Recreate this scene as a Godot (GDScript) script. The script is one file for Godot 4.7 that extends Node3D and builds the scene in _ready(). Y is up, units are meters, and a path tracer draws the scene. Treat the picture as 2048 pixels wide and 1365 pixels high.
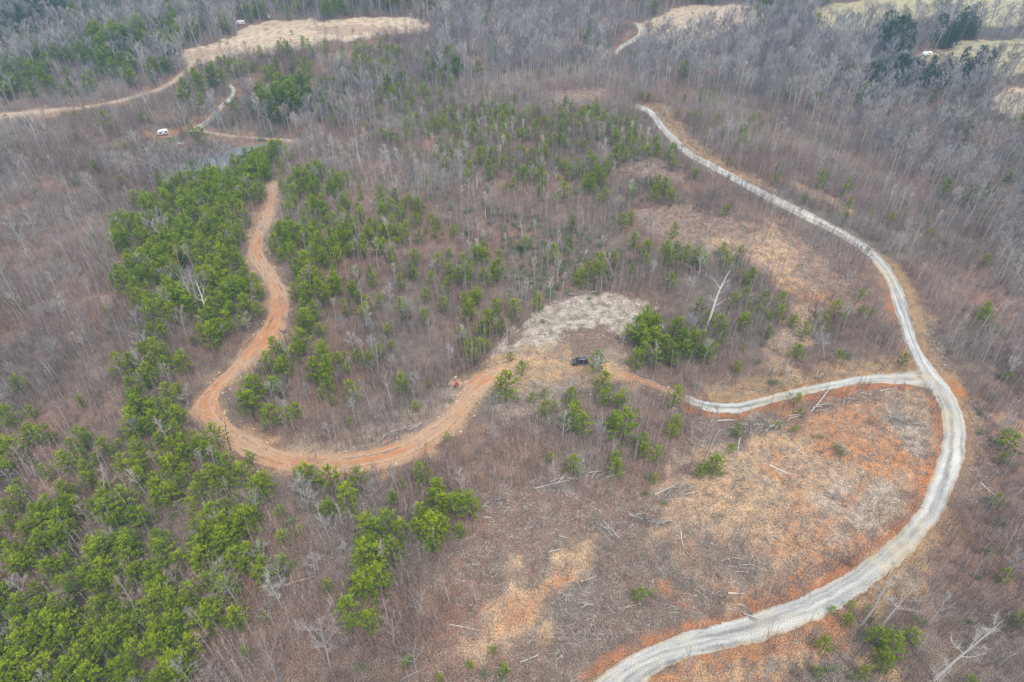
extends Node3D
# Winter hill country seen from a drone: a gravel road round a clearcut, a red clay track, young pines, leafless brush.
# Ground points below are metres in the world (x east, z south); heights come from ground_height().

const HILLS := [[17.3, -48.6, 3, 0.0030983], [96.2, -100.9, 2, 0.0008592], [98.4, -122.8, 2, 0.0007145], [106.4, -171.1, 3, 0.0004826], [80, -218.7, 3, 0.00038], [56.4, -284.8, 4, 0.0002614], [-3, -125.7, 1, 0.0010011], [21.2, -146, 0, 0.0007883], [16.4, -127.6, 1, 0.0009684], [55.6, -113.3, 2, 0.0009957], [48.4, -85.6, 1, 0.0014165], [7.6, -81, -1, 0.0018183], [-2.1, -58, -2, 0.0027245], [-46, -97, 0, 0.001256], [-71.8, -115.3, 0, 0.0008933], [-70.4, -164.7, 2, 0.0005831], [-84.5, -220.6, 3, 0.000371], [-49.5, -194.8, 1, 0.0004845], [-36, -135.9, -2, 0.0008488], [-25.4, -160.6, -4, 0.0006792], [-4, -193.7, -4, 0.0005142], [21.1, -199.9, -2, 0.0004843], [4.9, -238.7, 1, 0.0003645], [27.9, -302.1, 4, 0.0002421], [-104, -157.9, -2, 0.000535], [-141.7, -168.7, -10, 0.0004167], [-186.9, -243.1, -16, 0.0002377], [-158.8, -255.8, -16, 0.0002454], [-131.1, -284.6, -15, 0.0002289], [-80.5, -278.3, -11, 0.0002622], [-98.9, -90.1, -5, 0.0009135], [-82.8, -58.2, -6, 0.0013635], [-60.1, -71.8, -4, 0.0015144], [-37.3, -57.2, -4, 0.0022579], [133.3, -167.3, -9, 0.0004374], [199.1, -250.6, -20, 0.0002206], [132.3, -246.6, -7, 0.0002783], [195.6, -365.5, -22, 0.0001394], [123, -122.4, -7, 0.0006132], [97, -77.3, -4, 0.0010219], [75.9, -56.2, -2, 0.0014968], [61.1, -421.2, -13, 0.000133], [73.7, -434.2, -4, 0.000125], [-6.9, -406.2, -14, 0.0001446], [-56.3, -344.4, -9, 0.0001895], [-110.9, -366.7, -4, 0.0001605], [-113, -383.9, 6, 0.0001485], [-63.2, -409.8, 4, 0.0001393], [-164.3, -357.5, -1, 0.0001531], [-189.8, -311.7, -3, 0.000175], [-226, -293.8, -4, 0.0001703], [-257, -417.9, -12, 0.0001027], [-286.8, -456.9, 0, 8.63e-05], [-138.4, -336, -6, 0.0001764], [-147, -313.5, -12, 0.0001921], [259.2, -395.9, -8, 0.0001097], [238.7, -399.1, -9, 0.0001132], [223.7, -454.7, 2, 9.68e-05], [114.3, -445.7, 0, 0.0001154], [280.3, -446.6, 4, 9e-05], [-7.5, -460.5, 2, 0.0001152], [-128.3, -446.6, 4, 0.0001134]]
const POND := [-119.365, -276.309, 25.044, 13, -0.557, -15]
var roads := [
	{"name": "gravel_road", "label": "pale grey gravel road sweeping around the clearcut and up the ridge", "look": "gravel", "rise": 0.12, "near": [Vector2(7.6, -45.1), Vector2(13.1, -49.7), Vector2(18, -52.9), Vector2(25.2, -56.2), Vector2(32.7, -58.9), Vector2(39.3, -61), Vector2(48.2, -63.7), Vector2(55.9, -66.3), Vector2(65.7, -71.6), Vector2(73.1, -76.4), Vector2(80.7, -82.5), Vector2(86.4, -89), Vector2(89.8, -93.9), Vector2(93, -98.3), Vector2(96.9, -104.8), Vector2(100.2, -113), Vector2(101.2, -118.1), Vector2(101.4, -123.6), Vector2(103.1, -131.4), Vector2(104.4, -140), Vector2(106.5, -148.1), Vector2(108.3, -155.9), Vector2(111.7, -167.7), Vector2(112.8, -177.4), Vector2(112.8, -186.2), Vector2(109.5, -193.3), Vector2(105.5, -198.4), Vector2(99.9, -202.9), Vector2(91, -209.8), Vector2(82.8, -219.6), Vector2(75.3, -232.6), Vector2(68.6, -245.4), Vector2(64.8, -259.5), Vector2(61.7, -272.5), Vector2(59.9, -283.7), Vector2(57.6, -290.3), Vector2(53.3, -294.2)], "far": [Vector2(16.8, -43.6), Vector2(22.3, -49.4), Vector2(26.5, -52), Vector2(31.4, -53.7), Vector2(37, -55.3), Vector2(42.2, -56.7), Vector2(50.5, -59.4), Vector2(57.9, -62.4), Vector2(66.9, -67.5), Vector2(74.5, -72.5), Vector2(83.2, -79.7), Vector2(89.8, -86.6), Vector2(94.4, -92.5), Vector2(98.8, -98.4), Vector2(103.2, -106.5), Vector2(105.9, -114.3), Vector2(107.1, -121.1), Vector2(107, -128.8), Vector2(107.2, -136.3), Vector2(109.4, -144.8), Vector2(111.9, -154.1), Vector2(115.3, -165.2), Vector2(117.7, -177.4), Vector2(117.7, -186), Vector2(115.9, -193.1), Vector2(112.4, -199.9), Vector2(108.3, -203.9), Vector2(103.9, -209.3), Vector2(95.5, -216), Vector2(85.6, -225.7), Vector2(77.1, -240), Vector2(70.6, -252), Vector2(68.1, -262.3), Vector2(64.8, -274.7), Vector2(62.9, -284.2), Vector2(60.4, -294.6), Vector2(54.5, -299.4)]},
	{"name": "gravel_road", "label": "narrow gravel spur leaving the ridge road towards the landing", "look": "gravel", "rise": 0.075, "near": [Vector2(105, -129), Vector2(98.2, -126), Vector2(88.6, -124), Vector2(79.2, -121.5), Vector2(70.3, -119.6), Vector2(61.5, -117.3), Vector2(54, -115), Vector2(48.5, -114.6), Vector2(44.6, -115.1), Vector2(41.5, -116.5)], "far": [Vector2(101.7, -115.4), Vector2(100.3, -119.7), Vector2(87, -120.3), Vector2(78.1, -118.5), Vector2(69.4, -116.6), Vector2(60.7, -114.3), Vector2(51.8, -111.1), Vector2(45.6, -111.3), Vector2(42.9, -112.7), Vector2(40.4, -114.7)]},
	{"name": "dirt_road", "label": "short clay approach between the gravel spur and the landing", "look": "clay", "rise": 0.05, "near": [Vector2(42.1, -116.9), Vector2(38, -118.6), Vector2(32.4, -121.7), Vector2(27.1, -123.8), Vector2(21.7, -125.5)], "far": [Vector2(40.3, -114.3), Vector2(36.4, -116.3), Vector2(31, -119.1), Vector2(25.9, -121), Vector2(21, -123)]},
	{"name": "dirt_road", "label": "red clay track looping from the landing around to the pine knoll", "look": "clay", "rise": 0.07, "near": [Vector2(-4.9, -126.7), Vector2(-9.2, -125.2), Vector2(-12.1, -120.5), Vector2(-14.7, -112.3), Vector2(-18.9, -107.1), Vector2(-25, -102.7), Vector2(-33.8, -100.7), Vector2(-42.9, -101), Vector2(-52.3, -102.3), Vector2(-59.7, -106.6), Vector2(-64.4, -109.1), Vector2(-68.7, -113.8), Vector2(-70.4, -118.9), Vector2(-69, -123.6), Vector2(-65.7, -129.6), Vector2(-62.5, -133.6), Vector2(-61, -140.5), Vector2(-61.2, -150.4), Vector2(-63.7, -158.4), Vector2(-69.4, -167.7), Vector2(-75.8, -178.5), Vector2(-80.2, -192.4), Vector2(-81.2, -205.1), Vector2(-85.4, -224.1), Vector2(-89.7, -239.9)], "far": [Vector2(-1.7, -122.1), Vector2(-4.4, -119.3), Vector2(-8.2, -113.9), Vector2(-10.7, -107), Vector2(-15.6, -100.1), Vector2(-21.9, -95.3), Vector2(-29.3, -93.8), Vector2(-36.9, -93.6), Vector2(-46, -95.1), Vector2(-54.7, -96.9), Vector2(-62.9, -101.3), Vector2(-70.5, -107.8), Vector2(-75.7, -113.1), Vector2(-74.7, -119.8), Vector2(-72.4, -126.3), Vector2(-70.1, -132.6), Vector2(-68.2, -140.6), Vector2(-67.3, -148), Vector2(-68.7, -155.5), Vector2(-75.2, -167.3), Vector2(-82.1, -178), Vector2(-84.1, -186.9), Vector2(-85.8, -201.2), Vector2(-89.1, -221.8), Vector2(-94.8, -240.3)]},
	{"name": "dirt_road", "label": "pale two-track lane climbing towards the straw hilltop field", "look": "track", "rise": 0.1, "near": [Vector2(-245.8, -302.4), Vector2(-234.2, -306.2), Vector2(-223.3, -311), Vector2(-212.9, -317.1), Vector2(-199.4, -318.9), Vector2(-186.1, -322.1), Vector2(-176.1, -332.6), Vector2(-171.8, -346.7), Vector2(-169.3, -362.9), Vector2(-169.2, -371.9)], "far": [Vector2(-243.1, -297.3), Vector2(-231.4, -300.7), Vector2(-220.3, -305.2), Vector2(-210.7, -312.5), Vector2(-197.8, -315.3), Vector2(-184.1, -317.7), Vector2(-174, -327.5), Vector2(-168.8, -341.4), Vector2(-165.3, -357.8), Vector2(-165.2, -368.2)]},
	{"name": "gravel_road", "label": "small gravel drive bending down the slope to the pond", "look": "gravel", "rise": 0.1, "near": [Vector2(-141.2, -337.8), Vector2(-137.8, -334.3), Vector2(-135, -329.5), Vector2(-135.4, -324), Vector2(-137.5, -318), Vector2(-139.2, -310.4), Vector2(-141.3, -302.4), Vector2(-144.2, -298.2), Vector2(-147.1, -296)], "far": [Vector2(-140.1, -338.9), Vector2(-136.2, -335.4), Vector2(-133.1, -329.7), Vector2(-132.8, -323.2), Vector2(-134.9, -316.3), Vector2(-136.4, -308.8), Vector2(-138.6, -301), Vector2(-141.2, -295.1), Vector2(-144.8, -291.8)]},
	{"name": "dirt_road", "label": "brown track along the dam above the pond", "look": "track", "rise": 0.1, "near": [Vector2(-142.3, -297.2), Vector2(-135.6, -295.4), Vector2(-127.2, -295.9), Vector2(-116.8, -297.7), Vector2(-105.8, -298), Vector2(-93.8, -295.8)], "far": [Vector2(-141.3, -294.1), Vector2(-135.1, -293.5), Vector2(-127.1, -294.7), Vector2(-116.7, -296.4), Vector2(-105.1, -295.1), Vector2(-92.7, -292.7)]},
	{"name": "gravel_road", "label": "far bend of gravel road on the wooded hillside", "look": "gravel", "rise": 0.1, "near": [Vector2(56.6, -388.4), Vector2(58.1, -400.3), Vector2(62.3, -411.4), Vector2(69.2, -420.2), Vector2(74.6, -428.6), Vector2(76.2, -438.1), Vector2(74.2, -450.3)], "far": [Vector2(58.8, -388.3), Vector2(60.8, -399.6), Vector2(65.5, -409.3), Vector2(72.3, -417.6), Vector2(78.1, -428), Vector2(79.7, -440.9), Vector2(77.2, -453.7)]},
]
var zones := [
	{"b": 0.7, "t": 2.2, "p": 1.3, "m": 0.5, "far": 1, "edge": [Vector2(-441.7, -573.3), Vector2(-46.2, -568.2), Vector2(-46.4, -439.9), Vector2(-113, -428.1), Vector2(-156.7, -415.6), Vector2(-181.7, -381.4), Vector2(-168.4, -366.4), Vector2(-178.6, -338.6), Vector2(-201.6, -323.5), Vector2(-236.6, -310.7), Vector2(-273.8, -299.1)]},
	{"b": 0.7, "t": 2, "m": 0.8, "p": 0.06, "far": 1, "edge": [Vector2(-42.9, -432.8), Vector2(-8.9, -568.1), Vector2(103.7, -572.5), Vector2(115.7, -449), Vector2(73.6, -391.4), Vector2(79.5, -335.6), Vector2(58.4, -311.1), Vector2(32.1, -353.9), Vector2(-18.2, -340.1), Vector2(-74.6, -309.6), Vector2(-106.1, -299.8), Vector2(-129.2, -295.5), Vector2(-98.3, -331.8), Vector2(-41.7, -354.7)]},
	{"b": 0.4, "t": 2.9, "m": 0.4, "p": 0.12, "far": 1, "edge": [Vector2(73.6, -391.4), Vector2(98.4, -436.8), Vector2(166.5, -454.2), Vector2(262.1, -460.5), Vector2(357, -444.9), Vector2(182.4, -159.7), Vector2(161.6, -194.7), Vector2(159.9, -238.9), Vector2(147.6, -283.6), Vector2(115.3, -328.5), Vector2(82.1, -336)]},
	{"b": 0.6, "t": 2.6, "p": 0.6, "far": 1, "edge": [Vector2(100, -572.7), Vector2(426.2, -552.1), Vector2(343.9, -423), Vector2(260.9, -430.8), Vector2(141.6, -430.3), Vector2(80.2, -436.3)]},
	{"b": 0.85, "t": 1, "m": 0.8, "p": 0.1, "l": 0.2, "edge": [Vector2(159.9, -238.9), Vector2(161.6, -194.7), Vector2(182.4, -159.7), Vector2(130.5, -89.7), Vector2(118, -117.4), Vector2(127, -159.4)]},
	{"b": 1, "m": 0.5, "p": 0.35, "size": 0.7, "t": 0.3, "edge": [Vector2(56.6, -314.3), Vector2(89.5, -324.3), Vector2(120.1, -270.8), Vector2(136.2, -211), Vector2(122.3, -148.3), Vector2(110.3, -137.4), Vector2(118.4, -175.9), Vector2(107.2, -205.9), Vector2(83.9, -231.9), Vector2(63, -283.2)]},
	{"b": 0.85, "t": 0.9, "m": 0.5, "p": 0.06, "l": 0.5, "edge": [Vector2(-255.4, -269.7), Vector2(-208.1, -290.5), Vector2(-166.5, -279.4), Vector2(-148.9, -275.9), Vector2(-129.1, -270.7), Vector2(-135, -242.1), Vector2(-145.2, -224.4), Vector2(-142.4, -204.4), Vector2(-151.9, -189.2), Vector2(-194.4, -176.7)]},
	{"b": 1, "t": 0.9, "m": 0.5, "p": 0.12, "edge": [Vector2(-194.4, -176.7), Vector2(-140.3, -200.3), Vector2(-119.2, -173.3), Vector2(-98.1, -153.6), Vector2(-92.7, -138.1), Vector2(-91.3, -122.3), Vector2(-108.5, -110.2), Vector2(-153.5, -120.1)]},
	{"b": 0.9, "t": 0.35, "m": 0.6, "p": 0.25, "edge": [Vector2(-253.1, -299.7), Vector2(-165.8, -359.2), Vector2(-131.8, -331.8), Vector2(-143.7, -300.2), Vector2(-154.5, -287.9), Vector2(-208.7, -291.6), Vector2(-238.1, -273.7)]},
	{"b": 0.9, "t": 0.4, "m": 1, "p": 0.4, "edge": [Vector2(-162.3, -364.6), Vector2(-93.3, -385.3), Vector2(-32.1, -363.1), Vector2(-74.2, -307), Vector2(-106, -299.3), Vector2(-119.3, -301.4), Vector2(-131.8, -331.8)]},
	{"b": 0.5, "t": 2.6, "m": 1.5, "p": 0.35, "edge": [Vector2(-111.5, -325.9), Vector2(-78.6, -332.4), Vector2(-59.6, -302), Vector2(-68.7, -275.4), Vector2(-95.7, -294), Vector2(-114.8, -299.1), Vector2(-123.9, -302.5)]},
	{"b": 0.6, "m": 4.2, "t": 0.4, "l": 3, "p": 0.15, "edge": [Vector2(-88, -268.1), Vector2(-65.3, -280.5), Vector2(-23.6, -242.8), Vector2(4.5, -209.5), Vector2(-3.8, -180.3), Vector2(-19.9, -189), Vector2(-42.3, -212.8), Vector2(-75.4, -248.8)]},
	{"b": 0.75, "m": 1.4, "p": 1.6, "l": 1.6, "size": 0.78, "edge": [Vector2(-73.8, -304.5), Vector2(-24.1, -311.7), Vector2(46.9, -291.6), Vector2(60.2, -254.1), Vector2(60.6, -235.9), Vector2(40, -233.1), Vector2(26.8, -208.8), Vector2(57, -216.2), Vector2(55.6, -208.3), Vector2(31.9, -208.7), Vector2(4.5, -209.5), Vector2(-23, -234.2), Vector2(-66.1, -285.1)]},
	{"b": 0.75, "m": 1.4, "p": 2.3, "l": 1.6, "size": 0.75, "edge": [Vector2(-42.8, -291.9), Vector2(-23.7, -304.6), Vector2(46.1, -285), Vector2(55, -258.6), Vector2(57.3, -238.3), Vector2(40.3, -236.5), Vector2(27.5, -216.4), Vector2(57.3, -217.9), Vector2(56, -210.8), Vector2(32.8, -216.4), Vector2(4.6, -215.3), Vector2(-17.8, -240.6)]},
	{"b": 0.45, "m": 1.6, "l": 13, "p": 0.6, "edge": [Vector2(-7.5, -206.8), Vector2(12.9, -204.5), Vector2(35.1, -180.6), Vector2(30.1, -164), Vector2(22.1, -155.6), Vector2(2.3, -156.4), Vector2(-2.2, -180.5)]},
	{"b": 0.8, "m": 1, "p": 0.5, "edge": [Vector2(-50.5, -165.1), Vector2(-20.1, -192), Vector2(-3.7, -174.2), Vector2(5, -153.3), Vector2(-15.9, -149.6), Vector2(-12.1, -131.3), Vector2(-30.8, -111), Vector2(-45.1, -111), Vector2(-49.3, -131.2)]},
	{"b": 0.75, "m": 0.6, "p": 0.35, "edge": [Vector2(-5.2, -115), Vector2(39.7, -114.6), Vector2(42.7, -106.7), Vector2(38.2, -95.2), Vector2(24, -92.2), Vector2(5.9, -92.7), Vector2(-13.2, -94.4), Vector2(-7.3, -107.9)]},
	{"b": 0.9, "m": 0.5, "p": 0.15, "edge": [Vector2(51.1, -168.1), Vector2(76.7, -157.3), Vector2(91.1, -149.2), Vector2(105.9, -148.4), Vector2(100.4, -130.2), Vector2(75.3, -121.9), Vector2(47.5, -117.2), Vector2(28.9, -123.2), Vector2(41.5, -145.7)]},
	{"b": 1, "m": 0.7, "t": 1, "p": 0.25, "edge": [Vector2(-58.5, -93.4), Vector2(-20.5, -92.3), Vector2(-17.7, -84.9), Vector2(-22, -77.6), Vector2(-11.4, -65.4), Vector2(-5.6, -56.4), Vector2(-10.1, -45.9), Vector2(-59.7, -46.6), Vector2(-52.1, -65.9), Vector2(-45.3, -76)]},
	{"b": 0.9, "m": 0.8, "t": 1, "p": 0.25, "l": 0.6, "edge": [Vector2(102.5, -99.3), Vector2(146.6, -104.2), Vector2(100.6, -41.1), Vector2(50.4, -40), Vector2(59.5, -60.6), Vector2(78.6, -72.8), Vector2(93.1, -86.6)]},
	{"b": 0.8, "m": 0.4, "t": 0.1, "p": 0.12, "edge": [Vector2(115.6, -157.7), Vector2(123.7, -153.4), Vector2(118, -117.4), Vector2(107.6, -99.9), Vector2(102.5, -99.3), Vector2(109.4, -127.5)]},
	{"p": 1.8, "size": 0.8, "edge": [Vector2(-61, -217.7), Vector2(-27.2, -199.7), Vector2(-3.8, -180.3), Vector2(-3.4, -157.1), Vector2(-17.3, -149.8), Vector2(-34, -149.5), Vector2(-46.6, -151.5), Vector2(-50, -170.5)]},
	{"p": 2.2, "b": 0.8, "l": 1, "edge": [Vector2(-97.5, -105), Vector2(-74.4, -105.4), Vector2(-61.7, -100.2), Vector2(-49.9, -93.4), Vector2(-42.2, -87.9), Vector2(-44.7, -73.8), Vector2(-72, -85.4), Vector2(-93.5, -90.8)]},
	{"p": 1.4, "b": 0.85, "edge": [Vector2(-69.8, -127.1), Vector2(-50, -134.9), Vector2(-25.2, -123.3), Vector2(-22, -106.7), Vector2(-34, -102.2), Vector2(-53, -105), Vector2(-64.8, -110.6)]},
	{"p": 0.9, "edge": [Vector2(-162.3, -364.6), Vector2(-88.1, -386.6), Vector2(-19.4, -366.9), Vector2(-28.6, -309.8), Vector2(-72.9, -299.6), Vector2(-124.5, -304.7)]},
	{"p": 0.55, "size": 0.7, "edge": [Vector2(55, -303.5), Vector2(89.5, -324.3), Vector2(120.1, -270.8), Vector2(136.2, -211), Vector2(118.7, -158.1), Vector2(113.4, -168.8), Vector2(106, -202.4), Vector2(82.7, -227.5)]},
	{"p": 1.4, "size": 0.75, "edge": [Vector2(7.8, -114.5), Vector2(39.7, -114.6), Vector2(39, -99.2), Vector2(29.2, -91.9), Vector2(8.1, -94.2)]},
	{"p": 1.1, "edge": [Vector2(-52.1, -93.4), Vector2(-19.3, -90.9), Vector2(-16.2, -79.4), Vector2(-25.8, -76.8), Vector2(-41.9, -78.2)]},
	{"p": 1.5, "b": 0.8, "size": 0.75, "edge": [Vector2(36.1, -200.8), Vector2(46.8, -185.9), Vector2(68.2, -176), Vector2(77.5, -159.9), Vector2(93.9, -149.2), Vector2(79.3, -129.5), Vector2(54.6, -126.5), Vector2(42.9, -145.6), Vector2(37.3, -164)]},
	{"p": 4.4, "b": 0.35, "edge": [Vector2(-138.2, -272.5), Vector2(-123.3, -286.5), Vector2(-92.5, -260.8), Vector2(-90, -243.5), Vector2(-96.4, -238.5), Vector2(-89.9, -220.3), Vector2(-88.6, -202.4), Vector2(-84.2, -184.7), Vector2(-102.4, -192), Vector2(-124.4, -199.4), Vector2(-136.6, -220.5), Vector2(-134.3, -230.6), Vector2(-134, -244.6)]},
	{"p": 4.2, "b": 0.4, "edge": [Vector2(-118.9, -198.8), Vector2(-85.1, -186.6), Vector2(-83.7, -177.1), Vector2(-75, -164.2), Vector2(-68.8, -151.1), Vector2(-69.4, -140.6), Vector2(-71.3, -134.4), Vector2(-77.5, -132.1), Vector2(-85.5, -147.1), Vector2(-93.9, -144), Vector2(-111.6, -157.1), Vector2(-120.2, -170.5), Vector2(-121.5, -189), Vector2(-130.6, -189.1), Vector2(-136.3, -210.1)]},
	{"p": 3.4, "b": 0.6, "edge": [Vector2(-98.3, -144.5), Vector2(-91.1, -143.8), Vector2(-87, -130.5), Vector2(-77.1, -125.4), Vector2(-77.7, -118.3), Vector2(-84.1, -119.6), Vector2(-90.9, -118.2), Vector2(-98.8, -127.6), Vector2(-95.9, -133)]},
	{"p": 3, "b": 0.6, "edge": [Vector2(-93.7, -116.1), Vector2(-77.4, -115.8), Vector2(-74.2, -109.8), Vector2(-76.2, -104), Vector2(-90.1, -107.1)]},
	{"p": 3, "b": 0.5, "edge": [Vector2(-89.9, -241.7), Vector2(-74.2, -243.2), Vector2(-53.6, -217.2), Vector2(-32.6, -203.8), Vector2(-24.6, -197.1), Vector2(-22.1, -185.8), Vector2(-27.1, -180.1), Vector2(-41.1, -180.9), Vector2(-54.8, -187.5), Vector2(-67.3, -199.2), Vector2(-78.7, -204.9)]},
	{"p": 3.6, "b": 0.5, "edge": [Vector2(-75.9, -188.7), Vector2(-68.5, -191.2), Vector2(-41.7, -184.7), Vector2(-43.6, -176.9), Vector2(-51.9, -172.3), Vector2(-48.6, -162.5), Vector2(-50.8, -152.5), Vector2(-50.4, -136.7), Vector2(-53.8, -131.3), Vector2(-58.5, -144), Vector2(-59.4, -154.1), Vector2(-66.6, -166.2)]},
	{"p": 1.8, "b": 0.8, "edge": [Vector2(-66.8, -125.2), Vector2(-57.9, -129.5), Vector2(-51.1, -127.8), Vector2(-56.3, -117.7), Vector2(-49.9, -111.3), Vector2(-53.6, -107.4), Vector2(-58.8, -109.5), Vector2(-66.3, -115.3)]},
	{"p": 1.5, "b": 0.8, "edge": [Vector2(-49.6, -167.9), Vector2(-36.1, -165.5), Vector2(-31.6, -152.1), Vector2(-41.5, -145.8), Vector2(-50.1, -148.6)]},
	{"p": 1.7, "b": 0.85, "edge": [Vector2(-52.7, -123.5), Vector2(-33.2, -126.5), Vector2(-25.8, -108.7), Vector2(-34, -102.2), Vector2(-47.2, -109.6)]},
	{"p": 3.9, "b": 0.6, "l": 1.4, "size": 0.92, "edge": [Vector2(-116.5, -86), Vector2(-94, -92), Vector2(-72.4, -86.5), Vector2(-49.9, -78.4), Vector2(-44.2, -71.6), Vector2(-49.5, -63.8), Vector2(-52.5, -55.9), Vector2(-61.2, -50.3), Vector2(-94.2, -48)]},
	{"p": 6.5, "b": 0.4, "edge": [Vector2(-111.6, -69.7), Vector2(-87, -69.9), Vector2(-69.2, -69.4), Vector2(-52.8, -59.4), Vector2(-55, -45.6), Vector2(-96.5, -44.9)]},
	{"p": 3.6, "b": 0.8, "l": 1.4, "t": 0.6, "size": 0.88, "edge": [Vector2(-94.5, -100.8), Vector2(-73.7, -103.3), Vector2(-67.8, -105.7), Vector2(-61.5, -99.5), Vector2(-57.6, -86.9), Vector2(-72.4, -86.5), Vector2(-89.1, -87.9)]},
	{"p": 2, "b": 0.8, "l": 1, "edge": [Vector2(-144.6, -126.6), Vector2(-119.3, -120.1), Vector2(-103.6, -105.4), Vector2(-94.6, -93.2), Vector2(-119.8, -91.1)]},
	{"p": 6, "b": 0.3, "edge": [Vector2(-19.6, -88.5), Vector2(-12.8, -88.7), Vector2(-8.4, -81.2), Vector2(-8.6, -76), Vector2(-12.8, -72.6), Vector2(-17.2, -73.8), Vector2(-16.7, -79.9)]},
	{"p": 3, "b": 0.5, "edge": [Vector2(-25, -81.6), Vector2(-19.3, -80.6), Vector2(-20.2, -74.4), Vector2(-24.8, -75.2)]},
	{"p": 4.5, "b": 0.4, "edge": [Vector2(-31.9, -74.8), Vector2(-22, -73.5), Vector2(-21.2, -66.6), Vector2(-27.5, -64.2), Vector2(-30.8, -68.6)]},
	{"p": 2, "b": 0.7, "edge": [Vector2(-34.3, -65.5), Vector2(-27.7, -64.2), Vector2(-23.6, -58.7), Vector2(-28.3, -57.2), Vector2(-33.3, -60.7)]},
	{"p": 4, "b": 0.5, "edge": [Vector2(30.4, -139.1), Vector2(40.6, -140.5), Vector2(54.4, -133.8), Vector2(54.4, -128.3), Vector2(33.8, -123.2), Vector2(29.7, -129)]},
	{"p": 2.6, "b": 0.6, "m": 1, "edge": [Vector2(-14.8, -155.2), Vector2(5, -150.6), Vector2(4.2, -143.3), Vector2(-4.3, -127.2), Vector2(-9.3, -127.9)]},
	{"p": 5, "b": 0.3, "kind": 1, "edge": [Vector2(166.5, -340.5), Vector2(189, -353.6), Vector2(216.7, -362.3), Vector2(244.5, -362.5), Vector2(239.1, -353.7), Vector2(213.8, -349.8), Vector2(183.1, -337.3)]},
	{"p": 3.2, "t": 1.5, "b": 0.4, "kind": 1, "edge": [Vector2(244.7, -421.6), Vector2(273.9, -432.1), Vector2(258.9, -399), Vector2(237.7, -399.5)]},
	{"p": 2.4, "t": 1.5, "kind": 1, "edge": [Vector2(210.4, -416.5), Vector2(230.8, -419.2), Vector2(217.5, -388), Vector2(195.3, -383.2)]},
	{"p": 2.2, "t": 1.2, "kind": 2, "edge": [Vector2(-228, -383), Vector2(-208, -403.2), Vector2(-198.3, -385.6), Vector2(-214, -364)]},
	{"p": 1.6, "t": 0.8, "edge": [Vector2(-246.7, -351.8), Vector2(-191.1, -363.3), Vector2(-177, -334.8), Vector2(-227.7, -319.7)]},
	{"p": 2.5, "t": 1.8, "kind": 1, "edge": [Vector2(-320.6, -431.8), Vector2(-288.2, -474.7), Vector2(-263.2, -430.8), Vector2(-293.7, -386.8)]},
	{"p": 1.6, "b": 0.6, "t": 0.4, "kind": 2, "l": 1, "edge": [Vector2(-159.3, -333.6), Vector2(-143.5, -338.9), Vector2(-137.1, -326.7), Vector2(-145, -311.4), Vector2(-155.2, -314.8)]},
	{"p": 2, "t": 1, "kind": 2, "edge": [Vector2(-121.2, -318.4), Vector2(-97.8, -329.1), Vector2(-92.9, -306.7), Vector2(-112.8, -300.9)]},
	{"b": 0, "t": 0, "m": 0, "p": 0, "l": 0, "g": 0.25, "edge": [Vector2(-5.1, -134.4), Vector2(4.8, -143.2), Vector2(12, -152.9), Vector2(22.3, -158.4), Vector2(33.4, -156.1), Vector2(39.5, -145.7), Vector2(30, -140.8), Vector2(28.4, -124), Vector2(16.7, -124.7), Vector2(4.3, -118.9), Vector2(-4.8, -122.4)]},
	{"b": 0.12, "t": 0, "m": 0.12, "p": 0, "l": 0, "g": 0.9, "edge": [Vector2(-4.7, -120.5), Vector2(5.6, -119.6), Vector2(19, -122.9), Vector2(14.8, -114.1), Vector2(0.7, -109.8), Vector2(-4.5, -109.7)]},
	{"b": 0.02, "t": 0, "m": 0.05, "p": 0, "l": 0, "g": 0.85, "edge": [Vector2(41.6, -106.6), Vector2(48, -109.5), Vector2(62.5, -111), Vector2(80, -118.4), Vector2(94, -119.8), Vector2(99.3, -115.1), Vector2(96, -106.3), Vector2(91.5, -99), Vector2(87, -91.4), Vector2(77.7, -81.7), Vector2(64.9, -73.1), Vector2(52.8, -67.2), Vector2(39.1, -63), Vector2(23.7, -57.5), Vector2(13, -52.6), Vector2(6.3, -50.3), Vector2(-3.8, -56.3), Vector2(-10.8, -63.1), Vector2(-11.6, -69.2), Vector2(-8.1, -75.9), Vector2(-6.5, -85.7), Vector2(8, -91.6), Vector2(25, -91.5), Vector2(32.8, -88.1), Vector2(36.7, -92.7)]},
	{"b": 0.35, "t": 0, "m": 0.2, "p": 0, "g": 0.6, "edge": [Vector2(16.8, -73.2), Vector2(30.5, -80.1), Vector2(46.2, -76.8), Vector2(44.4, -69.6), Vector2(32.5, -65.8), Vector2(18.9, -66.7)]},
	{"b": 0.4, "t": 0, "m": 0.2, "p": 0, "g": 0.6, "edge": [Vector2(-11.1, -61.8), Vector2(-0.3, -54.5), Vector2(10.4, -49.9), Vector2(6.1, -46), Vector2(-14.2, -46.7), Vector2(-15.2, -56.6)]},
	{"b": 0.5, "t": 0, "m": 0.2, "p": 0, "g": 0.5, "edge": [Vector2(91.6, -120), Vector2(98.8, -116.9), Vector2(93.9, -104.7), Vector2(87.8, -106.2)]},
	{"b": 0.08, "t": 0, "m": 0.1, "p": 0, "g": 0.9, "edge": [Vector2(38.7, -208.3), Vector2(52.5, -209.7), Vector2(65.6, -200.3), Vector2(80, -191.9), Vector2(90.5, -204.3), Vector2(90.2, -196.9), Vector2(95.2, -177.8), Vector2(98.1, -160.5), Vector2(87.8, -155.6), Vector2(78.7, -163.7), Vector2(69.8, -176.2), Vector2(48.4, -185.9)]},
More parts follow.
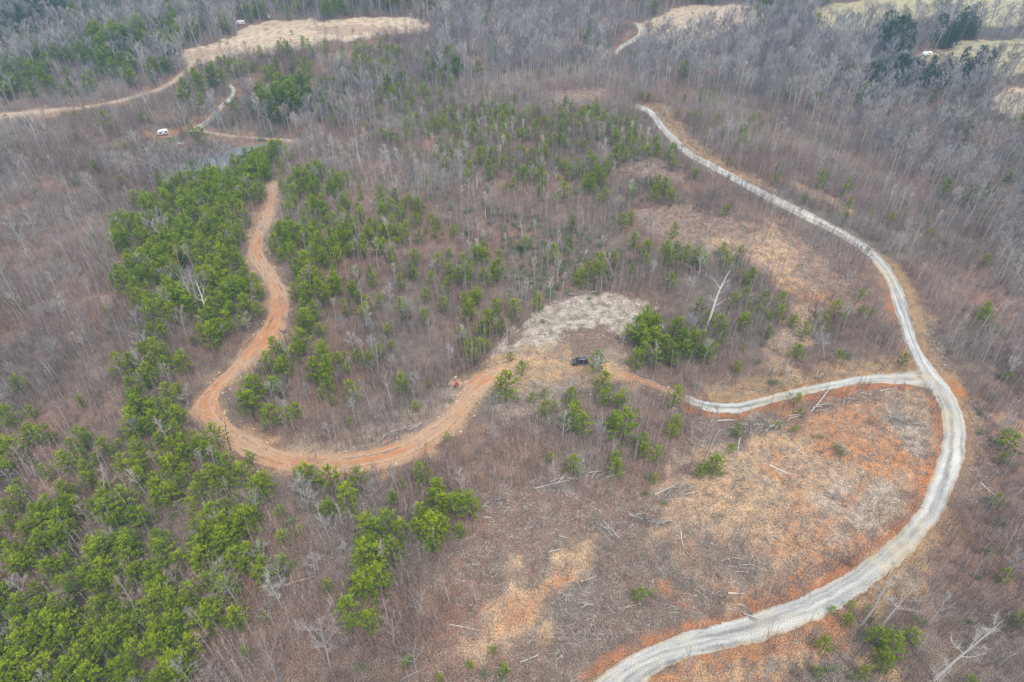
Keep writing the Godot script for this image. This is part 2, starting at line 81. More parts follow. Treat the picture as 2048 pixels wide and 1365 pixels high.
	{"b": 0.5, "m": 0.3, "p": 0, "g": 0.4, "edge": [Vector2(89, -199.7), Vector2(103.2, -195.1), Vector2(108.5, -168.2), Vector2(106, -155.3), Vector2(98.1, -160.5), Vector2(95.2, -177.8)]},
	{"b": 0.05, "m": 0.05, "p": 0, "g": 0.9, "edge": [Vector2(39.5, -237.4), Vector2(50.4, -242.1), Vector2(61.3, -230.2), Vector2(61.8, -221.8), Vector2(49.9, -226.4)]},
	{"b": 0.05, "m": 0.05, "p": 0, "g": 0.9, "edge": [Vector2(18.2, -327), Vector2(43, -316.6), Vector2(42.9, -304.8), Vector2(19.2, -302.3)]},
	{"b": 0.05, "m": 0, "p": 0, "g": 1, "edge": [Vector2(100.9, -229), Vector2(111.8, -224.6), Vector2(120.7, -218.2), Vector2(114.7, -211.9), Vector2(102.6, -219.4)]},
	{"b": 0.05, "m": 0, "p": 0, "g": 1, "edge": [Vector2(78.9, -152.8), Vector2(85.9, -158.4), Vector2(89.3, -155.7), Vector2(75, -135.7), Vector2(68, -127.7), Vector2(67.5, -133.4)]},
	{"b": 0.05, "m": 0, "p": 0, "g": 1, "edge": [Vector2(50.8, -120.6), Vector2(76.3, -124.6), Vector2(98, -130.7), Vector2(97.4, -126.8), Vector2(75.2, -121.5), Vector2(54.4, -115.9), Vector2(45, -116.9)]},
	{"b": 0.1, "m": 0, "p": 0, "t": 0, "g": 1, "edge": [Vector2(116.6, -155.2), Vector2(116.8, -145.6), Vector2(112.7, -123.9), Vector2(106.3, -99.7), Vector2(96.2, -86.5), Vector2(86, -77.6), Vector2(71.1, -67.1), Vector2(70, -69.1), Vector2(88, -84.3), Vector2(100.2, -99.1), Vector2(107.2, -116.1), Vector2(107.5, -131.4), Vector2(110.1, -145.8)]},
	{"b": 0.1, "m": 0, "p": 0, "t": 0, "g": 0.8, "edge": [Vector2(54.1, -59.8), Vector2(58.9, -61.5), Vector2(58, -56.3), Vector2(64.2, -44.6), Vector2(48.8, -44.3), Vector2(45, -52.9), Vector2(30.5, -43.1), Vector2(21.9, -46.3), Vector2(27.3, -50.2), Vector2(45.8, -55.5)]},
	{"b": 0.1, "m": 0, "p": 0, "g": 1, "edge": [Vector2(63.4, -299.3), Vector2(70.6, -278.2), Vector2(73.9, -254.1), Vector2(71.4, -251.5), Vector2(65.5, -272.8), Vector2(60.1, -295.7)]},
	{"b": 0.05, "m": 0, "p": 0, "t": 0, "g": 0.5, "edge": [Vector2(-37.1, -100.4), Vector2(-25.4, -105.8), Vector2(-21.1, -108.2), Vector2(-18.6, -106.4), Vector2(-24.9, -102.4), Vector2(-33.7, -100.4), Vector2(-50.2, -102.8), Vector2(-48.2, -104.2)]},
	{"b": 0.5, "m": 0.3, "p": 0.1, "t": 0, "g": 0.4, "edge": [Vector2(-24.3, -115.5), Vector2(-15.2, -122), Vector2(-11.5, -120.9), Vector2(-14.5, -112.3), Vector2(-21.1, -108.2)]},
	{"b": 0, "t": 0, "m": 0, "p": 0, "g": 0, "edge": [Vector2(-180.6, -386.1), Vector2(-164.1, -401.9), Vector2(-157.9, -419.8), Vector2(-144.1, -434.1), Vector2(-121.7, -440.2), Vector2(-113.5, -430.1), Vector2(-90.3, -434.3), Vector2(-67.7, -442.5), Vector2(-48.9, -433.3), Vector2(-52.4, -423.1), Vector2(-79.5, -402.5), Vector2(-106, -395.4), Vector2(-105.9, -382.1), Vector2(-145.6, -378.2), Vector2(-163.3, -363.5), Vector2(-173.9, -372.9)]},
	{"b": 0, "t": 0, "m": 0, "p": 0, "l": 0, "g": 0, "edge": [Vector2(205.4, -370.7), Vector2(223.6, -392.7), Vector2(266, -414), Vector2(349.4, -408.5), Vector2(315, -356.8), Vector2(244.5, -362.5), Vector2(230.1, -363.7), Vector2(216.7, -362.3)]},
	{"b": 0, "t": 0, "m": 0, "p": 0, "g": 0, "edge": [Vector2(191.8, -473.7), Vector2(238.5, -495.8), Vector2(279.2, -506.3), Vector2(253.6, -441.7), Vector2(207.2, -430.2), Vector2(181.8, -433.6)]},
	{"b": 0, "t": 0, "m": 0, "p": 0, "g": 0, "edge": [Vector2(281.5, -527.6), Vector2(447.4, -529.8), Vector2(370, -419.1), Vector2(281.6, -436), Vector2(260.4, -456.6)]},
	{"b": 0, "t": 0, "m": 0, "p": 0, "g": 0, "edge": [Vector2(75.9, -448.7), Vector2(117.8, -489.3), Vector2(152.4, -473.1), Vector2(160.9, -450.8), Vector2(118.9, -421.2), Vector2(91, -397.1), Vector2(81.2, -423.4)]},
	{"b": 0.5, "t": 0, "m": 0, "p": 0, "g": 0, "edge": [Vector2(44.9, -354.4), Vector2(57.1, -411), Vector2(68.5, -426.6), Vector2(70.5, -455), Vector2(86.9, -459.4), Vector2(81.7, -411.3), Vector2(64.7, -372.7), Vector2(58.8, -341.3)]},
	{"b": 0, "t": 0, "m": 0, "p": 0, "g": 0, "edge": [Vector2(242.8, -343.8), Vector2(293.6, -342.6), Vector2(268.2, -300.6), Vector2(229.8, -314.1)]},
	{"b": 0.2, "t": 0.1, "m": 0.2, "p": 0, "edge": [Vector2(-159.7, -290.5), Vector2(-150.4, -294.5), Vector2(-143.6, -288), Vector2(-150.4, -282.1), Vector2(-157.2, -283.4)]},
	{"b": 0.5, "t": 2.6, "m": 1, "p": 0.5, "edge": [Vector2(-144, -304.8), Vector2(-123.5, -300.8), Vector2(-91.9, -298.6), Vector2(-93.4, -296), Vector2(-114.8, -298.7), Vector2(-131.5, -296.4), Vector2(-140.9, -298.4)]},
	{"b": 0.6, "t": 4.5, "m": 2, "p": 0.8, "edge": [Vector2(-151.2, -270.2), Vector2(-135.6, -277.3), Vector2(-121.1, -279.5), Vector2(-107.7, -249.6), Vector2(-120.1, -240.3), Vector2(-137, -236.8)]},
	{"b": 0.3, "t": 4.5, "m": 2, "p": 0.3, "g": 0.6, "edge": [Vector2(-146.4, -293.8), Vector2(-123, -295.7), Vector2(-93.5, -294.2), Vector2(-94.8, -290.2), Vector2(-122.7, -293.8), Vector2(-138.4, -289.8)]},
]
var earth := [
	{"c": "litter_red", "a": 0.7, "s": 10, "edge": [Vector2(-8.5, -85.7), Vector2(8, -91.6), Vector2(24.9, -90.9), Vector2(28.4, -86), Vector2(16.5, -80), Vector2(3.4, -71.8), Vector2(-8.8, -69.1), Vector2(-11.7, -71.1)]},
	{"c": "tan", "a": 0.75, "s": 10, "edge": [Vector2(41.1, -99.2), Vector2(61, -106.1), Vector2(80.4, -116.3), Vector2(96.6, -117.6), Vector2(92.5, -101.7), Vector2(85.5, -90.2), Vector2(71.9, -77.9), Vector2(53.4, -69.1), Vector2(36.2, -65.8), Vector2(26.8, -75.6), Vector2(28.4, -86)]},
	{"c": "clay_pale", "a": 0.5, "s": 10, "edge": [Vector2(50.8, -102.5), Vector2(66.1, -107.7), Vector2(82.1, -114.5), Vector2(85.1, -107.9), Vector2(81.3, -95.4), Vector2(68.6, -84.9), Vector2(51.8, -76.4), Vector2(40.1, -75.1), Vector2(36.2, -84.3)]},
	{"c": "grey_slash", "a": 0.7, "s": 6, "edge": [Vector2(75.9, -107), Vector2(92.6, -109.3), Vector2(90.2, -99), Vector2(81.3, -92.8), Vector2(73.9, -98.4)]},
	{"c": "grey_slash", "a": 0.6, "s": 6, "edge": [Vector2(63.8, -88.5), Vector2(79.7, -96.8), Vector2(81.8, -91.6), Vector2(64.8, -75.2), Vector2(58.3, -73)]},
	{"c": "grey_slash", "a": 0.5, "s": 6, "edge": [Vector2(36.8, -77.5), Vector2(48.1, -76.6), Vector2(47.7, -68.4), Vector2(35, -68.9)]},
	{"c": "clay", "a": 0.85, "s": 5, "r": 4, "line": [Vector2(70, -105.9), Vector2(73.3, -102.8), Vector2(77.4, -99), Vector2(82.3, -95.4), Vector2(86.5, -91.4)]},
	{"c": "clay", "a": 0.6, "s": 4, "r": 5, "line": [Vector2(66.3, -108.4), Vector2(73.5, -109.5), Vector2(82.1, -114.5)]},
	{"c": "clay", "a": 0.6, "s": 4, "r": 3, "line": [Vector2(69, -100), Vector2(78.1, -103.9), Vector2(81.3, -100.8), Vector2(86.2, -94.6)]},
	{"c": "clay_pale", "a": 0.8, "s": 3, "r": 1.2, "line": [Vector2(73.9, -101.3), Vector2(77.4, -96.2), Vector2(83.1, -92.2)]},
	{"c": "tan", "a": 0.9, "s": 3, "r": 1.5, "line": [Vector2(0.6, -72.3), Vector2(1.5, -66.9), Vector2(3.3, -64)]},
	{"c": "clay_pale", "a": 0.9, "s": 4, "r": 1.5, "line": [Vector2(-3.8, -57.6), Vector2(-0.4, -61), Vector2(3.3, -64.5), Vector2(6.1, -66.8), Vector2(9.9, -69.8), Vector2(14.1, -74.7), Vector2(16.7, -77.1)]},
	{"c": "clay_pale", "a": 0.7, "s": 4, "r": 2, "line": [Vector2(4.1, -61.6), Vector2(6.2, -58.3)]},
	{"c": "clay", "a": 0.85, "s": 2.5, "r": 1.1, "line": [Vector2(-3.4, -58), Vector2(-0.4, -61.4), Vector2(4.2, -64.9), Vector2(8.9, -68.9)]},
	{"c": "tan", "a": 0.8, "s": 4, "r": 2, "line": [Vector2(-5.6, -57.3), Vector2(-1.2, -57.1)]},
	{"c": "tan", "a": 0.8, "s": 4, "r": 2, "line": [Vector2(56.7, -99.7), Vector2(53, -90.9), Vector2(52.6, -84.5), Vector2(52.4, -78.6)]},
	{"c": "chips", "a": 0.95, "s": 6, "edge": [Vector2(-6.3, -132.6), Vector2(2.8, -143.6), Vector2(10.7, -154.1), Vector2(23.9, -159.9), Vector2(35.2, -156.7), Vector2(40.8, -145.3), Vector2(36.4, -138.8), Vector2(30.8, -139.1), Vector2(22.1, -142), Vector2(14.6, -139.9), Vector2(11.6, -132.6), Vector2(8.8, -125.9), Vector2(-0.5, -126.5)]},
	{"c": "litter_red", "a": 0.8, "s": 4, "edge": [Vector2(11.7, -134.6), Vector2(14.6, -139.4), Vector2(23.4, -141.4), Vector2(29.8, -139), Vector2(27.5, -126.8), Vector2(18.2, -127.7), Vector2(12.1, -130.6)]},
	{"c": "litter_pale", "a": 0.8, "s": 5, "edge": [Vector2(18, -124.6), Vector2(19.7, -130.2), Vector2(27.8, -133.9), Vector2(29.9, -129), Vector2(27.6, -122.5)]},
	{"c": "clay_pale", "a": 0.85, "s": 2, "r": 0.6, "line": [Vector2(49.8, -98.6), Vector2(57.5, -102), Vector2(66.3, -104.9)]},
	{"c": "clay_pale", "a": 0.85, "s": 2, "r": 0.5, "line": [Vector2(49.9, -97.4), Vector2(57.5, -100.8), Vector2(66.3, -103.6)]},
	{"c": "clay", "a": 0.8, "s": 2.5, "r": 0.8, "line": [Vector2(54.7, -73.6), Vector2(65.5, -82.2), Vector2(77.1, -92.9), Vector2(82.6, -96)]},
	{"c": "clay_pale", "a": 0.8, "s": 2.5, "r": 0.9, "line": [Vector2(39.5, -91.3), Vector2(43.3, -84.9), Vector2(48.1, -80.5)]},
	{"c": "clay", "a": 0.7, "s": 4, "edge": [Vector2(68.3, -107.6), Vector2(79.2, -113), Vector2(85, -104.9), Vector2(86.7, -93.3), Vector2(78.2, -92.9), Vector2(71.8, -98.5)]},
	{"c": "clay", "a": 0.55, "s": 5, "r": 2.2, "line": [Vector2(57.5, -95.2), Vector2(58.6, -85.7), Vector2(53.7, -76.3), Vector2(45.2, -72.6)]},
	{"c": "clay", "a": 0.7, "s": 3, "r": 1.5, "line": [Vector2(41.5, -65.2), Vector2(49.4, -67.8), Vector2(58.9, -72), Vector2(68, -78.2)]},
	{"c": "clay", "a": 0.7, "s": 4, "r": 2, "line": [Vector2(78.6, -174.4), Vector2(82.5, -166.4), Vector2(87, -159.6), Vector2(91.3, -157.3)]},
	{"c": "clay", "a": 0.7, "s": 3, "r": 1.2, "line": [Vector2(30.5, -77.2), Vector2(37.6, -72)]},
	{"c": "clay_red", "a": 0.8, "s": 2, "r": 1.1, "line": [Vector2(37.2, -68.3), Vector2(37.4, -68.1)]},
	{"c": "clay_red", "a": 0.8, "s": 2, "r": 1.2, "line": [Vector2(31.7, -64.2), Vector2(31.9, -64)]},
	{"c": "clay", "a": 0.8, "s": 2, "r": 1.2, "line": [Vector2(38.8, -69), Vector2(39.3, -68.4)]},
	{"c": "clay", "a": 0.8, "s": 2, "r": 1.3, "line": [Vector2(28.5, -67.7), Vector2(28.8, -66.6)]},
	{"c": "clay_pale", "a": 0.8, "s": 2, "r": 1.5, "line": [Vector2(-3.5, -64.3), Vector2(-3, -62)]},
	{"c": "litter_grey", "a": 0.6, "s": 5, "edge": [Vector2(20.5, -72.2), Vector2(31.3, -78.9), Vector2(46.1, -76.2), Vector2(44.4, -69.6), Vector2(32.6, -66.3)]},
	{"c": "straw", "a": 0.85, "s": 4, "r": 5, "line": [Vector2(0.8, -128.4), Vector2(7.1, -129.8), Vector2(10.7, -126.4)]},
	{"c": "clay_pale", "a": 0.8, "s": 5, "r": 5, "line": [Vector2(-9.1, -122.8), Vector2(-1.7, -124.9), Vector2(6.9, -124.7), Vector2(15.5, -124.8), Vector2(23.9, -122.9)]},
	{"c": "litter_pale", "a": 0.8, "s": 6, "edge": [Vector2(-4.1, -118.6), Vector2(6.8, -120.4), Vector2(19, -122.9), Vector2(14.8, -114.1), Vector2(0.7, -108.2)]},
	{"c": "straw", "a": 0.7, "s": 4, "r": 4, "line": [Vector2(3.2, -123), Vector2(9.3, -123), Vector2(14.2, -123.6)]},
	{"c": "litter_pink", "a": 0.85, "s": 7, "edge": [Vector2(39.3, -206.3), Vector2(52.4, -209.1), Vector2(65.5, -199.7), Vector2(79.9, -191.3), Vector2(90, -202.7), Vector2(89.3, -195.1), Vector2(95.2, -177.8), Vector2(98.1, -160.5), Vector2(87.8, -155.6), Vector2(78.7, -163.7), Vector2(69.8, -176.2), Vector2(48.4, -185.9)]},
	{"c": "clay_pale", "a": 0.8, "s": 4, "r": 3.2, "line": [Vector2(81, -189.3), Vector2(82.2, -181.8), Vector2(79.4, -174.5), Vector2(82.1, -165.2), Vector2(86.6, -160.7), Vector2(90.8, -156.1), Vector2(96.3, -155.5)]},
	{"c": "clay_pale", "a": 0.7, "s": 4, "r": 2, "line": [Vector2(65.4, -184.2), Vector2(72.3, -180.1), Vector2(77.7, -176.8)]},
	{"c": "tan", "a": 0.7, "s": 5, "edge": [Vector2(76.1, -189), Vector2(89, -199.7), Vector2(87.1, -177.2), Vector2(79, -164.9), Vector2(73, -176.5)]},
	{"c": "clay_pale", "a": 0.7, "s": 3, "r": 1.5, "line": [Vector2(83.8, -181.9), Vector2(84.2, -172.3), Vector2(80.9, -166.3)]},
	{"c": "clay", "a": 0.8, "s": 3, "r": 2.5, "line": [Vector2(85.3, -161.2), Vector2(88.2, -158.9), Vector2(92.4, -160.7)]},
	{"c": "tan", "a": 0.6, "s": 5, "r": 4, "line": [Vector2(65.3, -183.7), Vector2(73.6, -179), Vector2(79.9, -179.3)]},
	{"c": "tan", "a": 0.8, "s": 4, "r": 4, "line": [Vector2(67.7, -128.6), Vector2(71, -135.4), Vector2(76.9, -145.1), Vector2(85, -156)]},
	{"c": "litter_pink", "a": 0.85, "s": 6, "edge": [Vector2(39.4, -236.7), Vector2(50.3, -241.2), Vector2(61.1, -229.3), Vector2(61.8, -221.8), Vector2(49.9, -226.4)]},
	{"c": "litter_pink", "a": 0.85, "s": 6, "edge": [Vector2(19.2, -324.6), Vector2(42.8, -315.1), Vector2(42.9, -304.8), Vector2(19.7, -302.3)]},
	{"c": "clay_pale", "a": 0.7, "s": 4, "r": 3.5, "line": [Vector2(101.4, -227.4), Vector2(110.5, -220.9), Vector2(117.5, -214.6)]},
	{"c": "straw", "a": 0.85, "s": 4, "r": 4.5, "line": [Vector2(50.1, -117.8), Vector2(61.4, -119.3), Vector2(75.6, -122.8), Vector2(96.6, -127.8)]},
	{"c": "straw", "a": 0.8, "s": 4, "r": 4, "line": [Vector2(63.6, -298.1), Vector2(67.5, -278.3), Vector2(70.5, -261.5), Vector2(73.5, -251.8), Vector2(79, -242.3), Vector2(87, -229.6)]},
	{"c": "clay_red", "a": 0.75, "s": 1.7, "r": 0.75, "line": [Vector2(40.5, -112.6), Vector2(45.3, -110.1), Vector2(51.8, -110.3), Vector2(60.9, -113.5), Vector2(69.8, -115.8), Vector2(78.5, -117.4), Vector2(88.9, -119.5), Vector2(97.4, -119), Vector2(99.1, -115), Vector2(95.8, -104.7), Vector2(91.7, -97.6), Vector2(87.2, -91.4), Vector2(83.7, -86.6), Vector2(76.9, -79.9), Vector2(68.1, -73.7), Vector2(57.4, -67.5), Vector2(48.4, -64.3), Vector2(36.8, -60.9), Vector2(26.2, -57.1), Vector2(18.1, -53.8), Vector2(12.9, -50.8)]},
	{"c": "clay", "a": 0.5, "s": 3, "r": 1.6, "line": [Vector2(112.9, -168.8), Vector2(108.4, -152.8), Vector2(105.2, -141.9), Vector2(102.4, -130.3)]},
	{"c": "clay_red", "a": 0.7, "s": 2, "r": 1.2, "line": [Vector2(109.9, -160.1), Vector2(107.7, -152.8)]},
	{"c": "straw", "a": 0.7, "s": 4, "r": 3, "line": [Vector2(112.2, -195.8), Vector2(116.4, -182), Vector2(116.8, -169.4), Vector2(112.5, -152.6), Vector2(109.3, -139.5), Vector2(107.6, -126.5), Vector2(107.6, -118), Vector2(103.6, -105.4), Vector2(97.6, -95), Vector2(91.1, -86.6), Vector2(83.4, -78.6), Vector2(72.5, -70.3), Vector2(62.5, -64.1)]},
	{"c": "clay_red", "a": 0.8, "s": 3, "r": 2, "line": [Vector2(107.2, -120.7), Vector2(110.3, -118.3)]},
	{"c": "clay_pale", "a": 0.7, "s": 5, "edge": [Vector2(108.6, -107.8), Vector2(122.4, -114.5), Vector2(126.3, -110.2), Vector2(113, -99.3), Vector2(108.2, -103)]},
	{"c": "litter_red", "a": 0.6, "s": 6, "r": 8, "line": [Vector2(102.5, -99.3), Vector2(99.4, -90.1), Vector2(90, -79.9)]},
	{"c": "clay", "a": 0.8, "s": 4, "r": 2.2, "line": [Vector2(23, -48.5), Vector2(30.7, -50.7), Vector2(41.9, -54), Vector2(49.7, -56.8), Vector2(57.1, -61.1)]},
	{"c": "clay_pale", "a": 0.7, "s": 4, "edge": [Vector2(21.9, -46.3), Vector2(30.6, -50.3), Vector2(45.5, -54.6), Vector2(53, -56.4), Vector2(49.9, -52.2), Vector2(39.3, -51.2), Vector2(29.6, -46.1)]},
	{"c": "clay_pale", "a": 0.8, "s": 5, "edge": [Vector2(57.2, -56.3), Vector2(62.8, -55.4), Vector2(66, -49), Vector2(62.4, -46), Vector2(59.3, -50.6)]},
	{"c": "clay_pale", "a": 0.7, "s": 5, "r": 2.2, "line": [Vector2(-7.8, -121.7), Vector2(-11.1, -115), Vector2(-13.5, -106.2), Vector2(-19.1, -100.3), Vector2(-28.6, -96.5), Vector2(-39.8, -97.1), Vector2(-51.4, -99.1), Vector2(-63, -104.6), Vector2(-71.7, -111.5), Vector2(-72.6, -118.8), Vector2(-68.4, -129.6), Vector2(-65.1, -135.6), Vector2(-63.7, -143), Vector2(-64.2, -150.9), Vector2(-66.7, -158.5), Vector2(-73, -167.6), Vector2(-79.7, -178.8), Vector2(-82.4, -189.9), Vector2(-84, -205.3), Vector2(-87.6, -224.2), Vector2(-92.2, -240.6)]},
	{"c": "clay", "a": 0.5, "s": 3, "r": 3, "line": [Vector2(-54, -100.5), Vector2(-46.8, -98.3), Vector2(-37.5, -96.6), Vector2(-28.6, -96.5), Vector2(-21.3, -99.8), Vector2(-15.7, -105.5)]},
	{"c": "litter_pale", "a": 0.7, "s": 5, "r": 4, "line": [Vector2(-47.9, -103), Vector2(-36.4, -102.5), Vector2(-25.3, -105.2), Vector2(-20, -109), Vector2(-14.9, -118)]},
	{"c": "litter_pale", "a": 0.7, "s": 4, "r": 3, "line": [Vector2(-91.5, -238.3), Vector2(-89.2, -233.6)]},
	{"c": "clay", "a": 0.6, "s": 4, "r": 3, "line": [Vector2(-242.7, -300.8), Vector2(-221.7, -307.8), Vector2(-209.6, -315), Vector2(-182.3, -319.1), Vector2(-170.4, -343.1), Vector2(-166.3, -364.5)]},
	{"c": "clay_pale", "a": 0.7, "s": 6, "edge": [Vector2(-246.8, -304.1), Vector2(-223.3, -311), Vector2(-210.7, -317.3), Vector2(-207.1, -305.5), Vector2(-242.1, -295.6)]},
	{"c": "clay", "a": 0.6, "s": 4, "r": 2.5, "line": [Vector2(-132, -330.8), Vector2(-132.2, -324.5), Vector2(-136.6, -314.6), Vector2(-140.8, -305.2), Vector2(-152.6, -288.3), Vector2(-159.3, -289.3)]},
	{"c": "litter_pink", "a": 0.8, "s": 4, "r": 4, "line": [Vector2(-139.4, -293.5), Vector2(-122.9, -295.3), Vector2(-95.1, -291.3)]},
	{"c": "clay", "a": 0.8, "s": 3, "r": 2.5, "line": [Vector2(54.9, -392.8), Vector2(58.1, -404.9), Vector2(67.6, -419.1)]},
	{"c": "litter_pink", "a": 0.8, "s": 4, "edge": [Vector2(63, -417.5), Vector2(68.1, -436.1), Vector2(74.2, -440.8), Vector2(72.5, -423.3)]},
	{"c": "clay_pale", "a": 0.9, "s": 3, "r": 4, "line": [Vector2(38.8, -406.8), Vector2(47, -402.7)]},
	{"c": "clay", "a": 0.5, "s": 4, "r": 8, "line": [Vector2(-103.9, -385.1), Vector2(-89.9, -380.8)]},
	{"c": "field", "a": 0.95, "s": 5, "edge": [Vector2(-180.6, -386.1), Vector2(-164.1, -401.9), Vector2(-157.9, -419.8), Vector2(-144.1, -434.1), Vector2(-121.7, -440.2), Vector2(-113.5, -430.1), Vector2(-90.3, -434.3), Vector2(-67.7, -442.5), Vector2(-48.9, -433.3), Vector2(-52.4, -423.1), Vector2(-79.5, -402.5), Vector2(-106, -395.4), Vector2(-105.9, -382.1), Vector2(-145.6, -378.2), Vector2(-163.3, -363.5), Vector2(-173.9, -372.9)]},
	{"c": "field_pale", "a": 0.6, "s": 2, "r": 1.2, "line": [Vector2(-153.9, -405.5), Vector2(-139.2, -415.5), Vector2(-125.8, -431.5), Vector2(-113.9, -432.1)]},
	{"c": "tan", "a": 0.5, "s": 2, "r": 1, "line": [Vector2(-165.2, -388.7), Vector2(-146.3, -399.2), Vector2(-123.9, -401.2), Vector2(-103, -407.8), Vector2(-75.9, -416.1)]},
	{"c": "tan", "a": 0.5, "s": 2, "r": 1, "line": [Vector2(-149.8, -411.6), Vector2(-136.1, -425.8), Vector2(-120.2, -433.4)]},
	{"c": "litter_pink", "a": 0.7, "s": 5, "edge": [Vector2(-176.2, -382.7), Vector2(-153.8, -395.7), Vector2(-149.6, -389.3), Vector2(-159.7, -380.4), Vector2(-168.5, -374.4)]},
	{"c": "litter_pink", "a": 0.65, "s": 5, "edge": [Vector2(-126.5, -424.8), Vector2(-96.4, -418.9), Vector2(-65.1, -420.5), Vector2(-67.1, -413.9), Vector2(-91, -404.1), Vector2(-109.1, -410.1)]},
	{"c": "litter_pink", "a": 0.5, "s": 4, "edge": [Vector2(-146.8, -427.9), Vector2(-136.3, -432.3), Vector2(-136.1, -425.8), Vector2(-144.6, -422.9)]},
	{"c": "field_pale", "a": 0.7, "s": 3, "r": 2.5, "line": [Vector2(-167.4, -367.4), Vector2(-139.9, -377.2), Vector2(-108.4, -381.4), Vector2(-103.7, -397.7), Vector2(-79.8, -404.4), Vector2(-51.1, -424.6)]},
	{"c": "field_green", "a": 0.9, "s": 6, "edge": [Vector2(205.4, -370.7), Vector2(223.6, -392.7), Vector2(266, -414), Vector2(349.4, -408.5), Vector2(315, -356.8), Vector2(244.5, -362.5), Vector2(230.1, -363.7), Vector2(216.7, -362.3)]},
	{"c": "tan", "a": 0.6, "s": 6, "r": 6, "line": [Vector2(211, -374.6), Vector2(227.5, -376.1), Vector2(239.7, -373.6)]},
	{"c": "field_green", "a": 0.95, "s": 5, "edge": [Vector2(191.8, -473.7), Vector2(238.5, -495.8), Vector2(279.2, -506.3), Vector2(253.6, -441.7), Vector2(207.2, -430.2), Vector2(181.8, -433.6)]},
	{"c": "field_green", "a": 0.95, "s": 5, "edge": [Vector2(281.5, -527.6), Vector2(447.4, -529.8), Vector2(370, -419.1), Vector2(281.6, -436), Vector2(260.4, -456.6)]},
	{"c": "field", "a": 0.85, "s": 5, "edge": [Vector2(75.9, -448.7), Vector2(117.8, -489.3), Vector2(152.4, -473.1), Vector2(160.9, -450.8), Vector2(118.9, -421.2), Vector2(91, -397.1), Vector2(81.2, -423.4)]},
	{"c": "field", "a": 0.9, "s": 5, "edge": [Vector2(242.8, -343.8), Vector2(293.6, -342.6), Vector2(268.2, -300.6), Vector2(229.8, -314.1)]},
]
